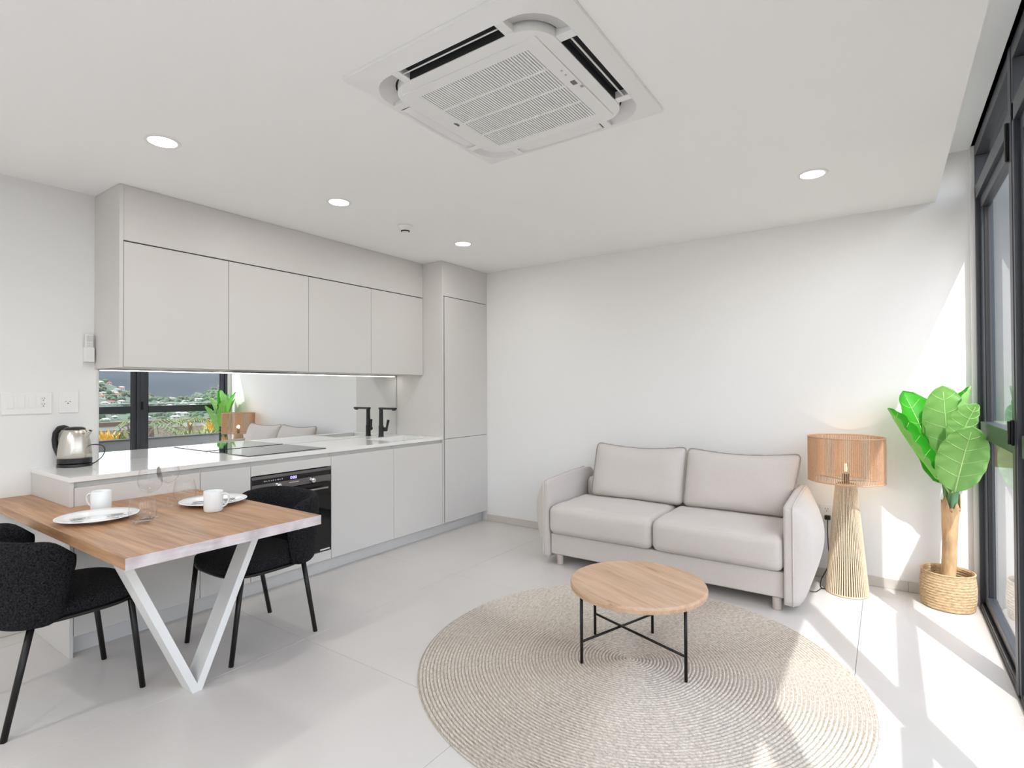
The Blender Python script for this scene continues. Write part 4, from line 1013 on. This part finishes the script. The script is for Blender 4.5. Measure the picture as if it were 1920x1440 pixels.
def palm(x, y, z, h, ln, n, label, seed):
    R_ = random.Random(seed); r = thing('garden_palm', label, 'palm', (x, y, z))
    MB().tube([(x, y, z), (x+.02, y+.02, z+h*.6), (x, y, z+h)], [.06, .045, .05], 10).build('trunk', M_BARK, r, smooth=True)
    for i in range(n):
        a = 2*PI*i/n+R_.uniform(-.2, .2); e = R_.uniform(.3, 1.1); m = MB(); d = Vector((math.cos(a), math.sin(a), 0)); s_ = Vector((-d.y, d.x, 0)); N = 12
        c = [Vector((x, y, z+h))+d*(ln*t*math.cos(e*.6))+Vector((0, 0, ln*(math.sin(e)*t-.95*t*t))) for t in [k/N for k in range(N+1)]]
        m.tube(c, .006, 5)
        for k in range(1, N):
            for sd_ in (-1, 1):
                o = len(m.v); L = .30*ln*math.sin(PI*(k+1)/(N+2)); b = c[k]; e2 = b+s_*sd_*L+d*(.3*L)-Vector((0, 0, .35*L))
                m.v += [tuple(b-d*.012), tuple(b+d*.012), tuple(e2+d*.004), tuple(e2-d*.004)]; m.f.append((o, o+1, o+2, o+3))
        m.build('frond', M_PALM, r)
    return r
palm(3.0, 4.22, GZ, .34, .70, 10, 'small arching palm outside behind the window post', 3)
palm(4.6, 5.6, GZ, .30, .55, 8, 'small palm outside in front of the neighbouring wall', 5)
nb = struct(bx(8.0, 8.35, -8, 22, -3, .455).build('wall_neighbour', M_NEIGH))
for k in range(10): bx(7.95, 8.40, -8+k*3.0+.01, -5+k*3.0-.01, .455, .545).build('coping', M_NCAP, nb)
bx(7.90, 8.0, 6.93, 7.06, -.5, .46).build('pilaster', M_NEIGH, nb)
# hillside
def terrain(x, y):
    rz = [(20, 7.5), (42, 6.2), (50.5, 4.3), (57, 1.5), (64, -.9), (70, -1.2), (74, .2), (80, 2.4), (95, 5.5), (130, 9)]
    def it(q):
        if q <= rz[0][0]: return rz[0][1]
        for (a, b), (c, d) in zip(rz[:-1], rz[1:]):
            if q <= c: return b+(d-b)*(q-a)/(c-a)
        return rz[-1][1]
    sc = 150/x; t = (x-45)/105
    top = it(y*sc)*x/150
    return -5.2*(1-t)**1.2*1+ (top)*t**1.6+.5*noise.noise(Vector((x*.08, y*.08, 0)))-.9*(1-t)
m = MB(); m.grid(50, 70, lambda u, v: (45+105*u, 2+135*v, terrain(45+105*u, 2+135*v))); 
hl = m.build('hillside', M_HILL, smooth=True); struct(hl)
RH = random.Random(5); HS = []
for k in range(150):
    x = RH.uniform(84, 146); f_ = RH.choice([RH.uniform(.30, .375), RH.uniform(.40, .50), RH.uniform(.31, .37)]); y = x*f_; z = terrain(x, y)
    if any(math.hypot(x-p, y-q) < 2.6 for p, q in HS): continue
    HS.append((x, y))
    wx, wy, hh = RH.uniform(.7, 1.1), RH.uniform(.6, 1.6)*x/120, RH.uniform(.36, .58)*x/120
    r = thing('hillside_house', ('small red-roofed house ' if k % 6 == 0 else 'small pale-roofed house ')+('on the left hill seen in the mirror' if f_ < .385 else 'on the right hill seen in the mirror'), 'house', (x, y, z), RH.uniform(-.3, .3), 'houses on the far hillside')
    bx(-wx/2, wx/2, -wy/2, wy/2, -1.5, hh).build('walls', M_HWALL, r, local=True)
    m = MB(); o = .15
    m.v += [(-wx/2-o, -wy/2-o, hh), (wx/2+o, -wy/2-o, hh), (wx/2+o, wy/2+o, hh), (-wx/2-o, wy/2+o, hh), (0, -wy/2+.2, hh+.22), (0, wy/2-.2, hh+.22)]
    m.f += [(0, 3, 2, 1), (0, 1, 4), (2, 3, 5), (1, 2, 5, 4), (3, 0, 4, 5)]
    m.build('roof', M_HROOFR if k % 6 == 0 else M_HROOF, r, local=True)
    m = MB(); nw = max(2, int(wy/.8))
    for q in range(nw):
        c = -wy/2+(q+.5)*wy/nw; bx(-wx/2-.03, -wx/2+.02, c-.11, c+.11, hh*.35, hh*.75).build('window', M_HWIN, r, local=True)
m = MB(); RT = random.Random(11)
ico = None
bm = bmesh.new(); bmesh.ops.create_icosphere(bm, subdivisions=1, radius=1); iv = [v.co.copy() for v in bm.verts]; bm.verts.index_update(); if_ = [tuple(v.index for v in f.verts) for f in bm.faces]; bm.free()
for k in range(2600):
    x = 48+RT.random()**.8*100; y = x*(.12+RT.random()*.62); z = terrain(x, y)
    if any(abs(x-p) < 1.9 and abs(y-q) < 1.9 for p, q in HS): continue
    s_ = RT.uniform(.25, .62)*(.6+x/160); o = len(m.v)
    m.v += [(x+p.x*s_*RT.uniform(.8, 1.2), y+p.y*s_*RT.uniform(.8, 1.2), z+s_*.5+p.z*s_*RT.uniform(.7, 1.0)) for p in iv]; m.f += [tuple(o+i for i in f) for f in if_]
tr_ = m.build('hillside_trees', M_TREE, smooth=False); tag(tr_, 'green trees covering the far hillside seen in the mirror', 'trees', kind='stuff')
# mountain
def mz(x, y, az):
    n = noise.fractal(Vector((x*.006, y*.006, 3)), 1.0, 2.0, 4)
    return -14+max(0, (x-330))*(.15+.45*max(0, min(1, (az-55)/20)))+9*n*min(1, max(0, (x-300)/120))
def mpos(u, v):
    a = math.radians(-42+150*v); r_ = 165+620*u*u+60*u; x, y = r_*math.cos(a), r_*math.sin(a); return (x, y, mz(r_, y, math.degrees(a)))
m = MB(); m.grid(44, 110, mpos)
mo = m.build('mountain', M_MOUNT, smooth=True); struct(mo)
struct(bx(8.4, 47, -30, 140, -7, -5.2).build('ground_valley', M_HILL))
